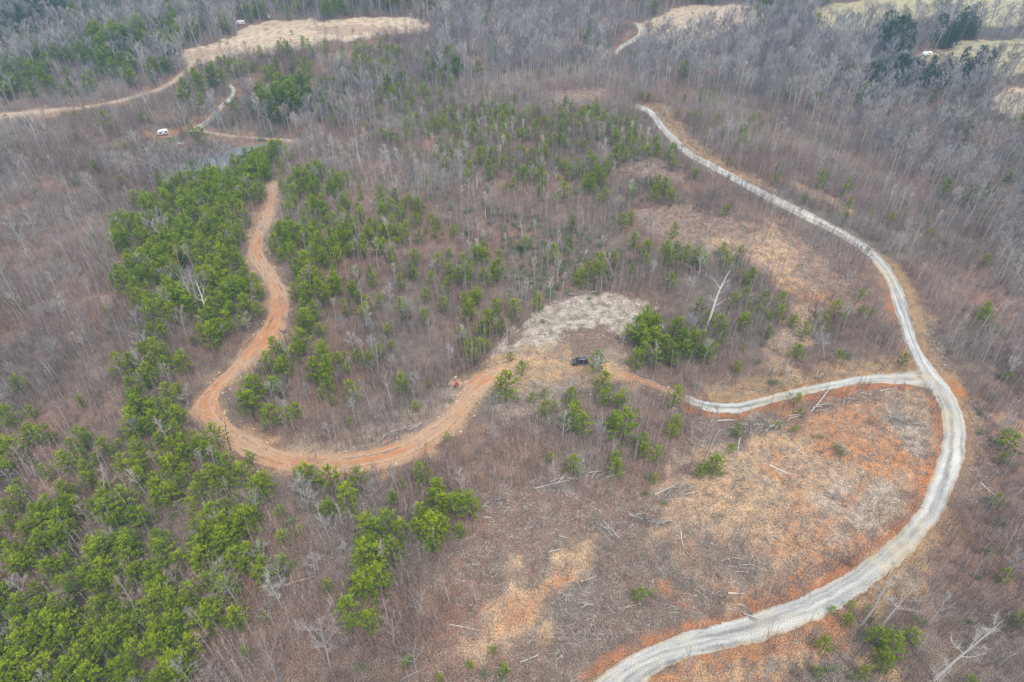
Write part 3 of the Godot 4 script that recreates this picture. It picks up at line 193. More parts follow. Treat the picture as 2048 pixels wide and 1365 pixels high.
var lone_pines := [
	[-1.6, -114.2, 9.5, 2], [-0.3, -128.7, 3.4, 1], [2.4, -122.9, 4.9, 1], [4.8, -113.3, 3.6, 2], [7.7, -114.9, 3.2, 2], [13.7, -112.5, 6.0, 1], [13.9, -105, 8.6, 1], [15.6, -104, 6.8, 0], [24.5, -101.8, 9.5, 1], [23.1, -105.2, 6.2, 1], [25.5, -112.8, 4.6, 0], [37.1, -111.7, 6.8, 1],
	[-34.2, -127.9, 2.9, 4], [-41.3, -125, 4.2, 1], [-7.9, -133.4, 5.1, 0], [-6.2, -134.2, 3.5, 1], [-7.8, -140.1, 6.1, 0], [20.7, -122.7, 6.7, 1], [21.2, -116.2, 6.5, 2], [22.4, -113.1, 4.3, 2], [42.4, -92.2, 6.1, 2], [47.2, -98.1, 3.6, 0], [50, -103.3, 4.1, 1], [66.7, -113.7, 4.3, 0],
	[66.5, -110.2, 2.6, 2], [63.6, -104.9, 2.7, 0], [60.2, -106.4, 2.4, 1], [98.7, -156.6, 4.3, 1], [96.5, -150, 4.2, 1], [98.6, -148.5, 4.2, 1], [76.2, -138.4, 5.3, 1], [71.7, -129.6, 5.0, 1], [39.2, -91.5, 3.8, 2], [-47, -84, 3.4, 1], [-43.1, -94.4, 3.3, 1], [-57.3, -98.1, 4.0, 1],
	[-46.1, -93.9, 3.3, 1], [-14.2, -100.9, 3.3, 0], [8.1, -96, 3.3, 2], [22.1, -96.1, 3.9, 1], [29.8, -90.8, 3.5, 0], [22.8, -64.3, 3.8, 2], [25.2, -65.4, 2.2, 1], [-1.2, -52.3, 3.3, 1], [-3.3, -55.6, 2.6, 2], [-7.1, -53.3, 2.2, 1], [-12, -51.3, 2.5, 1], [-28.4, -59.7, 4.0, 1],
	[-24.8, -60.1, 5.9, 1], [59.7, -62.5, 2.4, 1], [58.4, -59.7, 3.2, 1], [62.9, -54.3, 7.2, 1], [61.8, -56, 5.2, 1], [67.5, -56.4, 4.4, 0], [61.2, -51.9, 5.6, 2], [52.8, -55.3, 3.9, 2], [57.9, -50.9, 3.5, 2], [50.2, -51, 3.0, 3], [91.4, -69, 4.5, 1], [106.7, -97.8, 7.4, 2],
	[126.2, -143.2, 7.1, 3], [128.5, -141.9, 5.0, 3], [129.7, -150.1, 3.8, 3], [209.6, -314.4, 10.2, 3], [210.3, -303.9, 10.6, 2], [206.9, -333.4, 7.6, 3], [225.5, -294, 11.0, 2], [56.5, -61.8, 2.2, 1], [-61.2, -133.2, 5.5, 1], [-59, -131.7, 5.1, 1], [-61.5, -115.5, 9.2, 1], [-57.6, -119, 6.3, 1],
	[-63.6, -115, 5.5, 1], [-55.4, -108.9, 7.1, 2], [-50.6, -111.7, 5.0, 1], [-45.9, -116.8, 4.0, 1], [-42.7, -115.4, 3.3, 1], [-37, -107.5, 3.5, 1], [-31.8, -135.6, 3.6, 2], [-22.3, -110.5, 3.5, 2], [-16.4, -84.5, 3.7, 2], [-11.7, -82.2, 6.1, 1], [-13.8, -77.9, 6.5, 1], [-15.4, -75, 5.0, 1],
	[-10, -77.5, 4.4, 1], [-53.8, -133, 8.7, 1], [-54, -140.7, 8.2, 1], [-55.1, -130.4, 5.8, 1], [-50.4, -139.2, 4.8, 1], [-40.2, -148.7, 5.5, 1], [-37.1, -154.6, 4.7, 1], [-40.4, -163.1, 5.3, 1], [-19.4, -161.5, 4.4, 1], [-28.7, -168.1, 5.0, 1], [-15, -174.7, 4.7, 1], [-10.7, -180.7, 4.8, 1],
	[-18.2, -165.2, 4.0, 1], [-65.4, -102, 7.5, 1], [-66, -98.2, 6.7, 1], [-57.9, -85, 4.7, 2], [-65.6, -91.3, 4.8, 1], [-72.1, -94.9, 5.6, 1], [-75.4, -91.7, 4.9, 1], [-79.6, -86.1, 8.3, 1], [-85, -89.3, 6.4, 2], [-96.3, -96.3, 7.4, 1], [-92.8, -84.5, 4.1, 1], [-84.2, -74, 3.6, 1],
	[-108.4, -98.9, 7.5, 1], [-116.7, -110.1, 7.2, 1], [-97.6, -75.6, 6.0, 1], [-80.2, -106.1, 7.0, 1], [-86.8, -109.6, 6.0, 2], [-76.2, -107.5, 7.0, 1], [-77.1, -102.9, 5.1, 2], [-85.5, -103.6, 4.1, 1], [-87.3, -121.4, 5.6, 1], [-84.4, -123.5, 6.4, 1], [-82.9, -126.6, 4.6, 0], [-98, -123.4, 3.8, 1],
	[-86.9, -101.1, 4.1, 1], [-108.7, -103.9, 6.3, 2], [-95.7, -103.8, 5.2, 2], [-97.5, -101.3, 5.1, 1], [-109.6, -106, 5.3, 1], [-59.6, -94.7, 2.9, 1], [-41.8, -79.2, 3.3, 1], [-39, -84.2, 2.5, 3], [-49.6, -73.7, 6.5, 0], [-48.6, -75.7, 3.8, 1], [-60.2, -75.7, 6.0, 1], [-63.2, -72.9, 5.9, 1],
	[-54.1, -69.1, 5.7, 0], [-52.7, -61.6, 4.9, 1], [-49.1, -61.6, 4.1, 1], [-45.6, -55.4, 3.4, 1], [-43.7, -61.2, 3.0, 1], [37.6, -179.7, 6.6, 1], [40.1, -175.9, 5.6, 1], [54.8, -167.8, 6.8, 1], [35.9, -143.3, 6.2, 2], [33.1, -138.1, 6.9, 1], [38.3, -130.5, 6.6, 2], [44.1, -133.6, 5.9, 1],
	[54.1, -138.7, 6.8, 1], [61.4, -141.4, 5.7, 0], [67.2, -147.2, 4.2, 1], [50, -130.8, 4.7, 1], [33, -128.4, 5.8, 1], [35.1, -125.8, 5.7, 1], [31.9, -229.3, 6.7, 1], [28.9, -224.7, 6.1, 1], [52.8, -215.3, 6.9, 1], [49, -211.9, 6.3, 1], [59.4, -242.4, 5.9, 1], [58.6, -232.8, 5.7, 1],
	[65.2, -225.2, 4.4, 1], [114.4, -228.5, 3.9, 1], [100.2, -237.9, 3.4, 2], [93.2, -261.7, 3.1, 2], [91.9, -249.4, 2.9, 2], [119.6, -222.9, 5.6, 1], [123.4, -229.4, 5.2, 1], [-19.9, -288.9, 5.4, 4], [-2.7, -247.8, 6.5, 1], [3, -245.5, 5.3, 1], [29.4, -242.6, 5.8, 1], [47, -261.6, 5.5, 1],
	[44.1, -254.6, 4.8, 1], [-9.9, -264.5, 5.7, 1], [-11.9, -238.4, 7.5, 1], [-2.8, -261.2, 4.9, 2], [18.4, -215.9, 6.5, 1], [10.8, -220.3, 4.9, 2], [24.3, -236.6, 5.1, 1], [-100.9, -311.2, 8.6, 3], [-105.3, -303.4, 8.3, 3], [-135.7, -284.5, 11.0, 3], [-140.1, -288.7, 6.7, 2], [-143.8, -274.4, 11.0, 3],
	[-148.9, -272.6, 8.4, 4], [-176.5, -288.6, 10.2, 2], [-169, -257.9, 6.2, 3],
]
var shrubs := [
	[71.5, -99.2, 4.9],
	[84.8, -131.4, 3.9],
	[85.7, -130.2, 3.3],
	[54.8, -107.3, 3.0],
	[58.5, -106.1, 2.3],
	[16.1, -174, 4.6],
	[18.7, -168.8, 5.1],
	[12.5, -162.3, 4.4],
	[9.1, -167.5, 3.9],
	[5.3, -166, 3.9],
	[0.9, -172.3, 3.7],
	[-1.3, -167.8, 3.3],
	[21.1, -162, 3.8],
	[24.7, -168.6, 3.6],
	[5.9, -159.6, 4.1],
	[3, -157.4, 3.2],
	[16.6, -159.4, 3.8],
	[10.8, -157.1, 2.9],
	[33.3, -199.6, 4.7],
	[37, -202.7, 3.7],
	[31.2, -195.3, 3.3],
	[34.9, -197.9, 4.3],
	[6, -197.8, 3.3],
	[-2.3, -196.6, 3.3],
	[2.7, -198.1, 3.4],
	[9.3, -198.7, 3.7],
	[14, -192.5, 3.3],
	[-14.6, -114.3, 1.9],
	[-21.5, -112.9, 1.6],
	[-31.5, -102.6, 2.0],
	[44.8, -119.7, 2.2],
	[85, -148.6, 2.8],
	[133.9, -152.5, 3.4],
	[115.4, -117.4, 4.1],
	[109.7, -111.7, 3.5],
	[113.5, -134.1, 2.9],
	[114.4, -106, 3.5],
	[107.1, -102, 2.7],
	[105.1, -104.6, 3.0],
	[106.7, -95.4, 3.0],
	[29.2, -92.5, 2.8],
	[40.5, -94.2, 3.2],
	[31.3, -85.8, 2.5],
	[27.6, -88.5, 2.1],
	[69, -103.7, 2.3],
	[-2, -51.6, 3.0],
	[-4.5, -52.2, 2.4],
	[52.8, -51.8, 3.0],
	[55.9, -51.1, 2.5],
	[49.8, -52.7, 2.0],
	[-94.4, -89.6, 4.7],
	[-92.5, -92.3, 3.9],
	[-100.5, -87.2, 3.8],
	[-86.4, -87.7, 3.2],
	[-95.1, -82.9, 3.1],
	[-77.3, -75.5, 3.0],
	[-73.8, -74.3, 2.6],
	[77.3, -55.9, 2.6],
	[87.6, -69.8, 2.6],
	[-33.6, -58.6, 1.8],
	[-29, -56.9, 2.1],
	[-25.8, -53.4, 2.6],
	[8.2, -143.9, 2.4],
	[-175.3, -259.8, 5.0],
	[-172.6, -247.5, 6.0],
	[-154.5, -233.1, 5.0],
	[-147.6, -234.7, 4.6],
	[-145.6, -239, 3.9],
	[28.2, -189.5, 2.9],
	[21.7, -187.9, 3.2],
	[16.7, -183.1, 3.8],
	[-3.8, -184.8, 2.9],
	[-5.9, -172.3, 3.1],
	[27.2, -164.5, 2.7],
	[-109.9, -298.6, 5.9],
	[-113.6, -295, 5.5],
	[-130.8, -321.1, 5.3],
	[-134.6, -317.4, 4.3],
	[-133.4, -286.8, 5.3],
	[71.2, -60.1, 2.6],
	[-15.1, -120.5, 1.2],
]
var dead_trees := [
	{"x": 51.6, "z": -141, "tilt": 1.92, "tall": 19.5, "kind": "forked", "label": "tall bleached dead tree with forked crown standing over the pines"},
	{"x": -86.3, "z": -150, "tilt": -0.37, "tall": 16.6, "kind": "twin", "label": "twin-stemmed pale bare tree rising from the dense pine stand"},
	{"x": -82.9, "z": -146.9, "tilt": 0.39, "tall": 13.3, "kind": "forked", "label": "slim pale forked tree close behind the twin-stemmed tree"},
	{"x": -162.4, "z": -193.8, "tilt": 0.57, "tall": 17.0, "kind": "spread", "label": "wide pale bare tree on the slope below the pond valley"},
	{"x": -165.5, "z": -205.6, "tilt": 1.06, "tall": 13.7, "kind": "spread", "label": "pale bare tree with arching limbs uphill of the wide pale tree"},
	{"x": -153.3, "z": -231.3, "tilt": -4.88, "tall": 13.7, "kind": "spread", "label": "pale bare tree at the brushy edge before the pine knoll"},
	{"x": -164, "z": -228, "tilt": 1.68, "tall": 17.2, "kind": "pole", "label": "slender pale trunk with bare top in the grey valley woods"},
	{"x": -168.4, "z": -195.5, "tilt": 0.00, "tall": 8.8, "kind": "pole", "label": "short leaning pale trunk beside the wide pale tree"},
	{"x": -129, "z": -155, "tilt": 1.17, "tall": 8.9, "kind": "spread", "label": "bushy silver bare tree on the brown slope beside the pines"},
	{"x": -39.8, "z": -103.6, "tilt": 0.88, "tall": 9.3, "kind": "stub", "label": "thin white snag with stubby branches inside the clay loop"},
	{"x": -47.1, "z": -68.8, "tilt": 0.14, "tall": 6.0, "kind": "stub", "label": "small white snag with antler-like stubs among low pines"},
	{"x": -11.5, "z": -64.9, "tilt": -0.47, "tall": 7.3, "kind": "stub", "label": "small white snag at the edge of the reddish cut slope"},
	{"x": -12.7, "z": -222.3, "tilt": 0.57, "tall": 6.9, "kind": "forked", "label": "pale broken trunk with a forked tip in the pole thicket"},
	{"x": 3.6, "z": -194.4, "tilt": -1.01, "tall": 6.4, "kind": "forked", "label": "short pale dead tree among the evergreen shrubs"},
	{"x": 12, "z": -181.8, "tilt": 3.62, "tall": 9.4, "kind": "pole", "label": "leaning grey trunk above the jumble of fallen poles"},
	{"x": 78.9, "z": -166.6, "tilt": 0.24, "tall": 15.9, "kind": "pole", "label": "thin leaning pale pole beside the tan clearing"},
	{"x": 129.6, "z": -162.6, "tilt": 2.47, "tall": 6.1, "kind": "pole", "label": "curved white trunk bowing over the brush beyond the gravel road"},
	{"x": 147.5, "z": -201.5, "tilt": -0.04, "tall": 14.2, "kind": "pole", "label": "slim pale trunk on the wooded slope beyond the ridge road"},
	{"x": 118.7, "z": -137.2, "tilt": -0.88, "tall": 5.1, "kind": "stub", "label": "crooked white snag in brush downslope of the gravel road"},
	{"x": 147.5, "z": -169.7, "tilt": -1.68, "tall": 15.5, "kind": "spread", "label": "pale spreading tree at the rim of the grey valley"},
	{"x": -62.9, "z": -101.3, "tilt": 1.16, "tall": 10.8, "kind": "pole", "label": "thin dark leaning pole at the clay track bend"},
	{"x": -43.1, "z": -161.8, "tilt": 1.11, "tall": 7.7, "kind": "pole", "label": "straight white pole among the brush east of the pine knoll"},
	{"x": -39.2, "z": -142.2, "tilt": 1.60, "tall": 9.7, "kind": "spread", "label": "pale bare tree with upswept branches under the white pole"},
	{"x": -34.9, "z": -156.3, "tilt": 0.63, "tall": 7.9, "kind": "spread", "label": "small silvery tree between two pine groups"},
	{"x": 61.1, "z": -59.6, "tilt": -0.02, "tall": 17.6, "kind": "tall", "label": "tall slim pale tree leaning over the gravel road bend"},
	{"x": 63.5, "z": -58.4, "tilt": 0.78, "tall": 18.1, "kind": "tall", "label": "tall slim pale tree behind a dense green pine by the bend"},
	{"x": 69.7, "z": -50.4, "tilt": 2.52, "tall": 19.9, "kind": "tall", "label": "tall pale tree reaching across the brush below the road"},
	{"x": 65.6, "z": -46, "tilt": -1.29, "tall": 15.7, "kind": "tall", "label": "grey forked tree beside the tallest pale leaning tree"},
	{"x": -30.9, "z": -53.3, "tilt": 0.95, "tall": 18.3, "kind": "spread", "label": "large rounded bare tree with pink-grey twigs on the lower slope"},
	{"x": -41.7, "z": -64, "tilt": -0.26, "tall": 10.8, "kind": "spread", "label": "bare reddish tree next to the small antler-like snag"},
	{"x": -4.3, "z": -100.9, "tilt": 0.12, "tall": 6.4, "kind": "spread", "label": "pale bushy bare tree beside the clay track shoulder"},
	{"x": 79.3, "z": -129.5, "tilt": -4.56, "tall": 11.4, "kind": "spread", "label": "grey many-branched bare tree in the brush by the spur"},
	{"x": -86.1, "z": -88.4, "tilt": 4.98, "tall": 16.8, "kind": "pole", "label": "slim pale trunk in the left pine hillside"},
	{"x": -104.7, "z": -94.3, "tilt": 1.46, "tall": 9.0, "kind": "pole", "label": "pair-like pale trunk leaning outward at the slope edge"},
	{"x": -102.8, "z": -93.7, "tilt": 1.94, "tall": 9.1, "kind": "pole", "label": "second pale leaning trunk beside the slope edge trunk"},
	{"x": -42.9, "z": -86.6, "tilt": 0.91, "tall": 9.8, "kind": "spread", "label": "pinkish bare tree just under the clay track"},
	{"x": -21.7, "z": -391.4, "tilt": -0.39, "tall": 5.2, "kind": "forked", "label": "bright white forked tree far off in the grey valley"},
	{"x": 239.5, "z": -405.4, "tilt": -0.79, "tall": 7.0, "kind": "spread", "label": "pale spreading tree behind the white trailer"},
	{"x": -98.1, "z": -254.7, "tilt": 0.74, "tall": 7.4, "kind": "spread", "label": "pale fan-shaped bare tree behind the top of the pine knoll"},
	{"x": -94.7, "z": -224, "tilt": -0.68, "tall": 9.5, "kind": "spread", "label": "silvery leaning tree in the pines beside the knoll track"},
	{"x": -129.2, "z": -228, "tilt": 6.69, "tall": 15.0, "kind": "spread", "label": "broad grey tree above the pond head"},
	{"x": -69.7, "z": -140.2, "tilt": 0.34, "tall": 7.5, "kind": "spread", "label": "round grey bare tree on the shoulder of the clay track"},
	{"x": -75.8, "z": -112.8, "tilt": 0.48, "tall": 7.3, "kind": "spread", "label": "round silver bare tree between pines and the clay bend"},
	{"x": 30.3, "z": -165.3, "tilt": -4.59, "tall": 10.3, "kind": "pole", "label": "thin bare tree behind the bleached landing"},
	{"x": 85.5, "z": -103.4, "tilt": -3.07, "tall": 11.0, "kind": "spread", "label": "leafless bush-like tree inside the road junction"},
	{"x": 53.6, "z": -104.2, "tilt": -1.28, "tall": 8.0, "kind": "spread", "label": "grey bare tree standing at the big slash row"},
]
var logs := [
	{"a": Vector2(4.8, -89), "b": Vector2(17.5, -93.3), "r": 0.2, "tone": 1, "label": "long grey log lying on the brush row above the red slope"},
	{"a": Vector2(20.1, -92.8), "b": Vector2(24.4, -94.1), "r": 0.14, "tone": 0, "label": "pale log at the tip of the brush row above red slope"},
	{"a": Vector2(-6.2, -83.4), "b": Vector2(-4.1, -86), "r": 0.16, "tone": 0, "label": "white log on the small heap beside the pine clump"},
	{"a": Vector2(-5.6, -81.7), "b": Vector2(-4, -81.6), "r": 0.12, "tone": 0, "label": "short white log at the foot of the small heap"},
	{"a": Vector2(-3.3, -85.7), "b": Vector2(-1, -87.7), "r": 0.12, "tone": 0, "label": "thin white log at the top of the small heap"},
	{"a": Vector2(9, -78.2), "b": Vector2(11, -77.8), "r": 0.1, "tone": 0, "label": "short pale log alone on the red cut slope"},
	{"a": Vector2(7, -74.4), "b": Vector2(9.5, -75.3), "r": 0.12, "tone": 0, "label": "pale pole lying beside the clay skid trail"},
	{"a": Vector2(-5.2, -74.9), "b": Vector2(-3.7, -74.6), "r": 0.08, "tone": 0, "label": "tiny pale stick at the pine edge of the red slope"},
	{"a": Vector2(17.7, -81.5), "b": Vector2(21.4, -77), "r": 0.12, "tone": 1, "label": "outer grey pole of the fanned pole bundle"},
	{"a": Vector2(18.4, -82.2), "b": Vector2(21.8, -77.5), "r": 0.1, "tone": 1, "label": "grey pole in the middle of the fanned bundle"},
	{"a": Vector2(17, -80.5), "b": Vector2(20.6, -76), "r": 0.1, "tone": 1, "label": "grey pole on the lower side of the fanned bundle"},
	{"a": Vector2(19.4, -82.5), "b": Vector2(22.3, -78.1), "r": 0.08, "tone": 1, "label": "thin pole on the upper side of the fanned bundle"},
	{"a": Vector2(26.9, -83), "b": Vector2(31.3, -81.5), "r": 0.12, "tone": 1, "label": "grey pole sticking out of the domed brush heap"},
	{"a": Vector2(27.4, -82.3), "b": Vector2(30.6, -81), "r": 0.1, "tone": 0, "label": "paler pole under the domed heap's grey pole"},
	{"a": Vector2(33.5, -79.6), "b": Vector2(33.3, -75.6), "r": 0.15, "tone": 0, "label": "white log lying up and down the middle of the clearcut"},
	{"a": Vector2(55.1, -95), "b": Vector2(59, -92.3), "r": 0.24, "tone": 0, "label": "thick white log on the tan clearcut"},
	{"a": Vector2(59, -92.3), "b": Vector2(63.5, -87.2), "r": 0.08, "tone": 2, "label": "long thin brown pole below the thick white log"},
	{"a": Vector2(51, -103.2), "b": Vector2(49, -97.7), "r": 0.2, "tone": 0, "label": "smooth white log near the green shrub by the slash row"},
	{"a": Vector2(46.9, -108.2), "b": Vector2(51.5, -108.8), "r": 0.17, "tone": 0, "label": "white log at the shoulder of the clay bank"},
	{"a": Vector2(40.8, -71.6), "b": Vector2(48.4, -70.2), "r": 0.13, "tone": 0, "label": "long thin white pole in the low slash"},
	{"a": Vector2(41.9, -70.4), "b": Vector2(44.7, -69.9), "r": 0.12, "tone": 0, "label": "short pale log below the long white pole"},
	{"a": Vector2(41.5, -73.6), "b": Vector2(45.4, -71.8), "r": 0.12, "tone": 1, "label": "slanting grey pole above the long white pole"},
	{"a": Vector2(45.6, -74.1), "b": Vector2(46.1, -71.7), "r": 0.12, "tone": 0, "label": "stubby pale branch among the low slash"},
	{"a": Vector2(39.5, -66), "b": Vector2(42.2, -65.8), "r": 0.25, "tone": 0, "label": "thick bleached log piece near the road bend"},
	{"a": Vector2(43, -67.6), "b": Vector2(45, -65.1), "r": 0.1, "tone": 1, "label": "grey pole beside the thick bleached piece"},
	{"a": Vector2(29.7, -88.3), "b": Vector2(35.5, -90.8), "r": 0.16, "tone": 0, "label": "pale trunk crossing the pole heap by the shrubs"},
	{"a": Vector2(30.8, -86.8), "b": Vector2(35.9, -87.2), "r": 0.14, "tone": 1, "label": "grey trunk under the crossing pale trunk"},
	{"a": Vector2(34.8, -87.7), "b": Vector2(38.6, -88.3), "r": 0.14, "tone": 0, "label": "white pole at the clearcut edge of the pole heap"},
	{"a": Vector2(12.8, -68.4), "b": Vector2(15.7, -69.4), "r": 0.12, "tone": 0, "label": "bent pale branch beside the skid trail"},
	{"a": Vector2(1.4, -53.9), "b": Vector2(4.6, -55), "r": 0.14, "tone": 0, "label": "pale log among lower saplings under the cut slope"},
	{"a": Vector2(-18.8, -51.3), "b": Vector2(-15, -53.3), "r": 0.12, "tone": 1, "label": "grey log in the brush at the lowest slope"},
	{"a": Vector2(-43.2, -67.9), "b": Vector2(-37.2, -70.1), "r": 0.2, "tone": 2, "label": "brown fallen trunk in the lower brush"},
	{"a": Vector2(-33.1, -66), "b": Vector2(-31.8, -71.6), "r": 0.12, "tone": 2, "label": "brown fallen pole uphill of the fallen trunk"},
	{"a": Vector2(-37.8, -62.7), "b": Vector2(-34.5, -66.5), "r": 0.12, "tone": 2, "label": "thin fallen pole beside the pink-grey tree"},
	{"a": Vector2(-29.1, -104.1), "b": Vector2(-25.2, -104.5), "r": 0.12, "tone": 1, "label": "grey pole stacked beside the clay track"},
	{"a": Vector2(-28.4, -104.6), "b": Vector2(-21.8, -106.7), "r": 0.12, "tone": 0, "label": "pale pole lying along the clay track shoulder"},
	{"a": Vector2(-24.7, -105.1), "b": Vector2(-24.2, -107.7), "r": 0.1, "tone": 0, "label": "white stub sticking from the trackside poles"},
	{"a": Vector2(98.1, -90.6), "b": Vector2(99.7, -87.5), "r": 0.14, "tone": 0, "label": "pale log on the bank outside the gravel road"},
	{"a": Vector2(72.7, -52.9), "b": Vector2(72.8, -51.3), "r": 0.1, "tone": 1, "label": "short grey log in brush near the pale leaning tree"},
	{"a": Vector2(69.6, -111.3), "b": Vector2(76.8, -118.6), "r": 0.18, "tone": 0, "label": "bleached trunk propped on the big slash row"},
	{"a": Vector2(88, -117.4), "b": Vector2(92.9, -118.9), "r": 0.12, "tone": 0, "label": "pale curved pole at the junction end of slash row"},
	{"a": Vector2(86.1, -107.5), "b": Vector2(94.3, -108.6), "r": 0.1, "tone": 2, "label": "dark thin pole in the grey slash by the road"},
	{"a": Vector2(76.1, -85.3), "b": Vector2(79.6, -86.2), "r": 0.1, "tone": 0, "label": "pale pole on brown brush inside the road curve"},
	{"a": Vector2(55.5, -85.7), "b": Vector2(55.8, -83.2), "r": 0.1, "tone": 0, "label": "short pale pole standing out on tan ground"},
	{"a": Vector2(53.7, -91.6), "b": Vector2(53.7, -89.8), "r": 0.1, "tone": 0, "label": "small white stick below the thick log's end"},
	{"a": Vector2(39.8, -103.5), "b": Vector2(45.4, -98.5), "r": 0.1, "tone": 1, "label": "grey pole on the slope under the clay bank"},
	{"a": Vector2(47, -105.4), "b": Vector2(38.9, -90.7), "r": 0.14, "tone": 1, "label": "long leaning grey trunk over the green shrub"},
	{"a": Vector2(-29.8, -208.6), "b": Vector2(-28, -216.9), "r": 0.2, "tone": 2, "label": "tan broken trunk in the pole thicket"},
	{"a": Vector2(-18.2, -200.3), "b": Vector2(-17.7, -209.4), "r": 0.18, "tone": 2, "label": "second tan trunk deeper in the pole thicket"},
	{"a": Vector2(12.2, -169.7), "b": Vector2(10.3, -162), "r": 0.2, "tone": 0, "label": "pale fallen trunk between the evergreen shrubs"},
	{"a": Vector2(15.2, -184), "b": Vector2(10.2, -177.5), "r": 0.14, "tone": 1, "label": "grey fallen pole above the evergreen shrubs"},
	{"a": Vector2(19.6, -178.7), "b": Vector2(23.6, -172.1), "r": 0.14, "tone": 0, "label": "pale fallen pole heading to the bleached landing"},
	{"a": Vector2(12.1, -191.7), "b": Vector2(9.6, -180.6), "r": 0.14, "tone": 1, "label": "slanted grey fallen pole in the shrub hollow"},
	{"a": Vector2(23.8, -183.3), "b": Vector2(20.8, -174.2), "r": 0.12, "tone": 0, "label": "thin white fallen pole in the shrub hollow"},
	{"a": Vector2(68.2, -124.1), "b": Vector2(72, -122.6), "r": 0.12, "tone": 0, "label": "white branch beside the gravel spur"},
	{"a": Vector2(20.2, -63), "b": Vector2(24, -64.1), "r": 0.1, "tone": 1, "label": "grey stick in the brush above the road"},
	{"a": Vector2(33.7, -66.8), "b": Vector2(35.9, -64.7), "r": 0.12, "tone": 1, "label": "dark grey pole near the red mounds"},
	{"a": Vector2(-5.7, -61.2), "b": Vector2(-4, -62.9), "r": 0.1, "tone": 1, "label": "short pole across the end of the skid trail"},
	{"a": Vector2(-11.1, -60.9), "b": Vector2(-5.7, -59.7), "r": 0.12, "tone": 0, "label": "pale pole lying in the sapling edge"},
	{"a": Vector2(0.3, -57), "b": Vector2(2.1, -59.1), "r": 0.12, "tone": 2, "label": "dark pole along the skid trail"},
]
var heaps := [
	{"a": Vector2(3.8, -90.2), "b": Vector2(23.1, -94.1), "w": 2.2, "h": 1, "label": "long grey brush row along the top of the red slope"},
	{"a": Vector2(47.7, -103.5), "b": Vector2(67.8, -109.5), "w": 3.2, "h": 1.5, "label": "big grey slash row at the clearcut head"},
	{"a": Vector2(67.1, -110.8), "b": Vector2(85.6, -116.1), "w": 2.6, "h": 1.3, "label": "grey slash row running towards the road junction"},
	{"a": Vector2(-5.9, -83.6), "b": Vector2(-1.4, -87), "w": 2, "h": 0.8, "label": "small heap of white branches beside the pine clump"},
	{"a": Vector2(24.5, -83.7), "b": Vector2(27.8, -81.9), "w": 2.6, "h": 2.2, "label": "tall domed heap of upright brush"},
	{"a": Vector2(27.9, -82.5), "b": Vector2(32.1, -80.9), "w": 1.6, "h": 0.8, "label": "spill of poles beside the domed heap"},
	{"a": Vector2(17.6, -80.7), "b": Vector2(21.2, -77.3), "w": 1.6, "h": 0.7, "label": "fanned bundle of grey poles"},
	{"a": Vector2(29.6, -87.1), "b": Vector2(38.2, -89.5), "w": 2.4, "h": 1.1, "label": "heap of pale poles at the clearcut rim"},
	{"a": Vector2(39.7, -72.9), "b": Vector2(48.3, -70.4), "w": 2.6, "h": 0.8, "label": "low slash heap in the lower clearcut"},
	{"a": Vector2(11.9, -180.3), "b": Vector2(24.8, -185.9), "w": 2.6, "h": 1.2, "label": "jumble of fallen poles in the shrub hollow"},
	{"a": Vector2(16.6, -158.7), "b": Vector2(25.3, -159.5), "w": 2, "h": 0.9, "label": "heap of branches at the top of the bleached landing"},
	{"a": Vector2(-29.6, -103), "b": Vector2(-19.7, -106.5), "w": 1.6, "h": 0.6, "label": "heap of poles along the clay track shoulder"},
	{"a": Vector2(64.3, -87.2), "b": Vector2(68.1, -86.1), "w": 1.6, "h": 0.6, "label": "small grey slash heap on tan ground"},
	{"a": Vector2(85.1, -107.9), "b": Vector2(93.4, -106.2), "w": 2, "h": 0.7, "label": "grey slash heap inside the road curve"},
	{"a": Vector2(9.5, -62.8), "b": Vector2(15.8, -63.6), "w": 2.4, "h": 0.7, "label": "spread of white branches above the road bend"},
	{"a": Vector2(109.5, -229.2), "b": Vector2(115, -228.1), "w": 2, "h": 0.9, "label": "grey root pile beside the ridge road"},
	{"a": Vector2(41, -63.3), "b": Vector2(43, -60.9), "w": 1.4, "h": 0.5, "label": "low grey twig heap next to the gravel road"},
]
var marks := {
	"dark car": Vector2(16.2, -126),
	"road junction": Vector2(102.4, -125.2),
	"pond": Vector2(-127.4, -286),
	"white camper": Vector2(-153, -288.2),
	"clay hairpin": Vector2(-72.7, -113.8),
	"knoll track end": Vector2(-92.2, -240.6),
	"bleached landing": Vector2(17.3, -148.7),
	"big bleached tree": Vector2(51.6, -141),
	"road crest": Vector2(57.2, -295.4),
	"tan clearcut": Vector2(55.3, -88.2),
	"road bend": Vector2(62.1, -67.9),
	"red cut slope": Vector2(5.5, -79.3),
	"straw field": Vector2(-118, -400),
	"white trailer": Vector2(229.5, -391.2),
	"twin-stemmed tree": Vector2(-86.3, -150),
	"shrub hollow": Vector2(14.7, -173.9),
	"tan clearing": Vector2(72.9, -189),
	"far road": Vector2(71.5, -427.5),
}
var spots := {
	"car": Vector2(16.7, -126.1),
	"camper": Vector2(-153, -288.2),
	"camper_far": Vector2(-159.2, -426.7),
	"trailer": Vector2(229.5, -391.2),
	"boat": Vector2(-144.8, -283.9),
	"cart": Vector2(-13.6, -120.4),
	"post": Vector2(-13.8, -122.2),
	"bale": Vector2(-141.8, -416.7),
	"box": Vector2(-145.1, -435.8),
	"pen": Vector2(267.9, -399.6),
	"pen2": Vector2(282.1, -399.7),
	"rv_pad": Vector2(-153, -288.2),
}

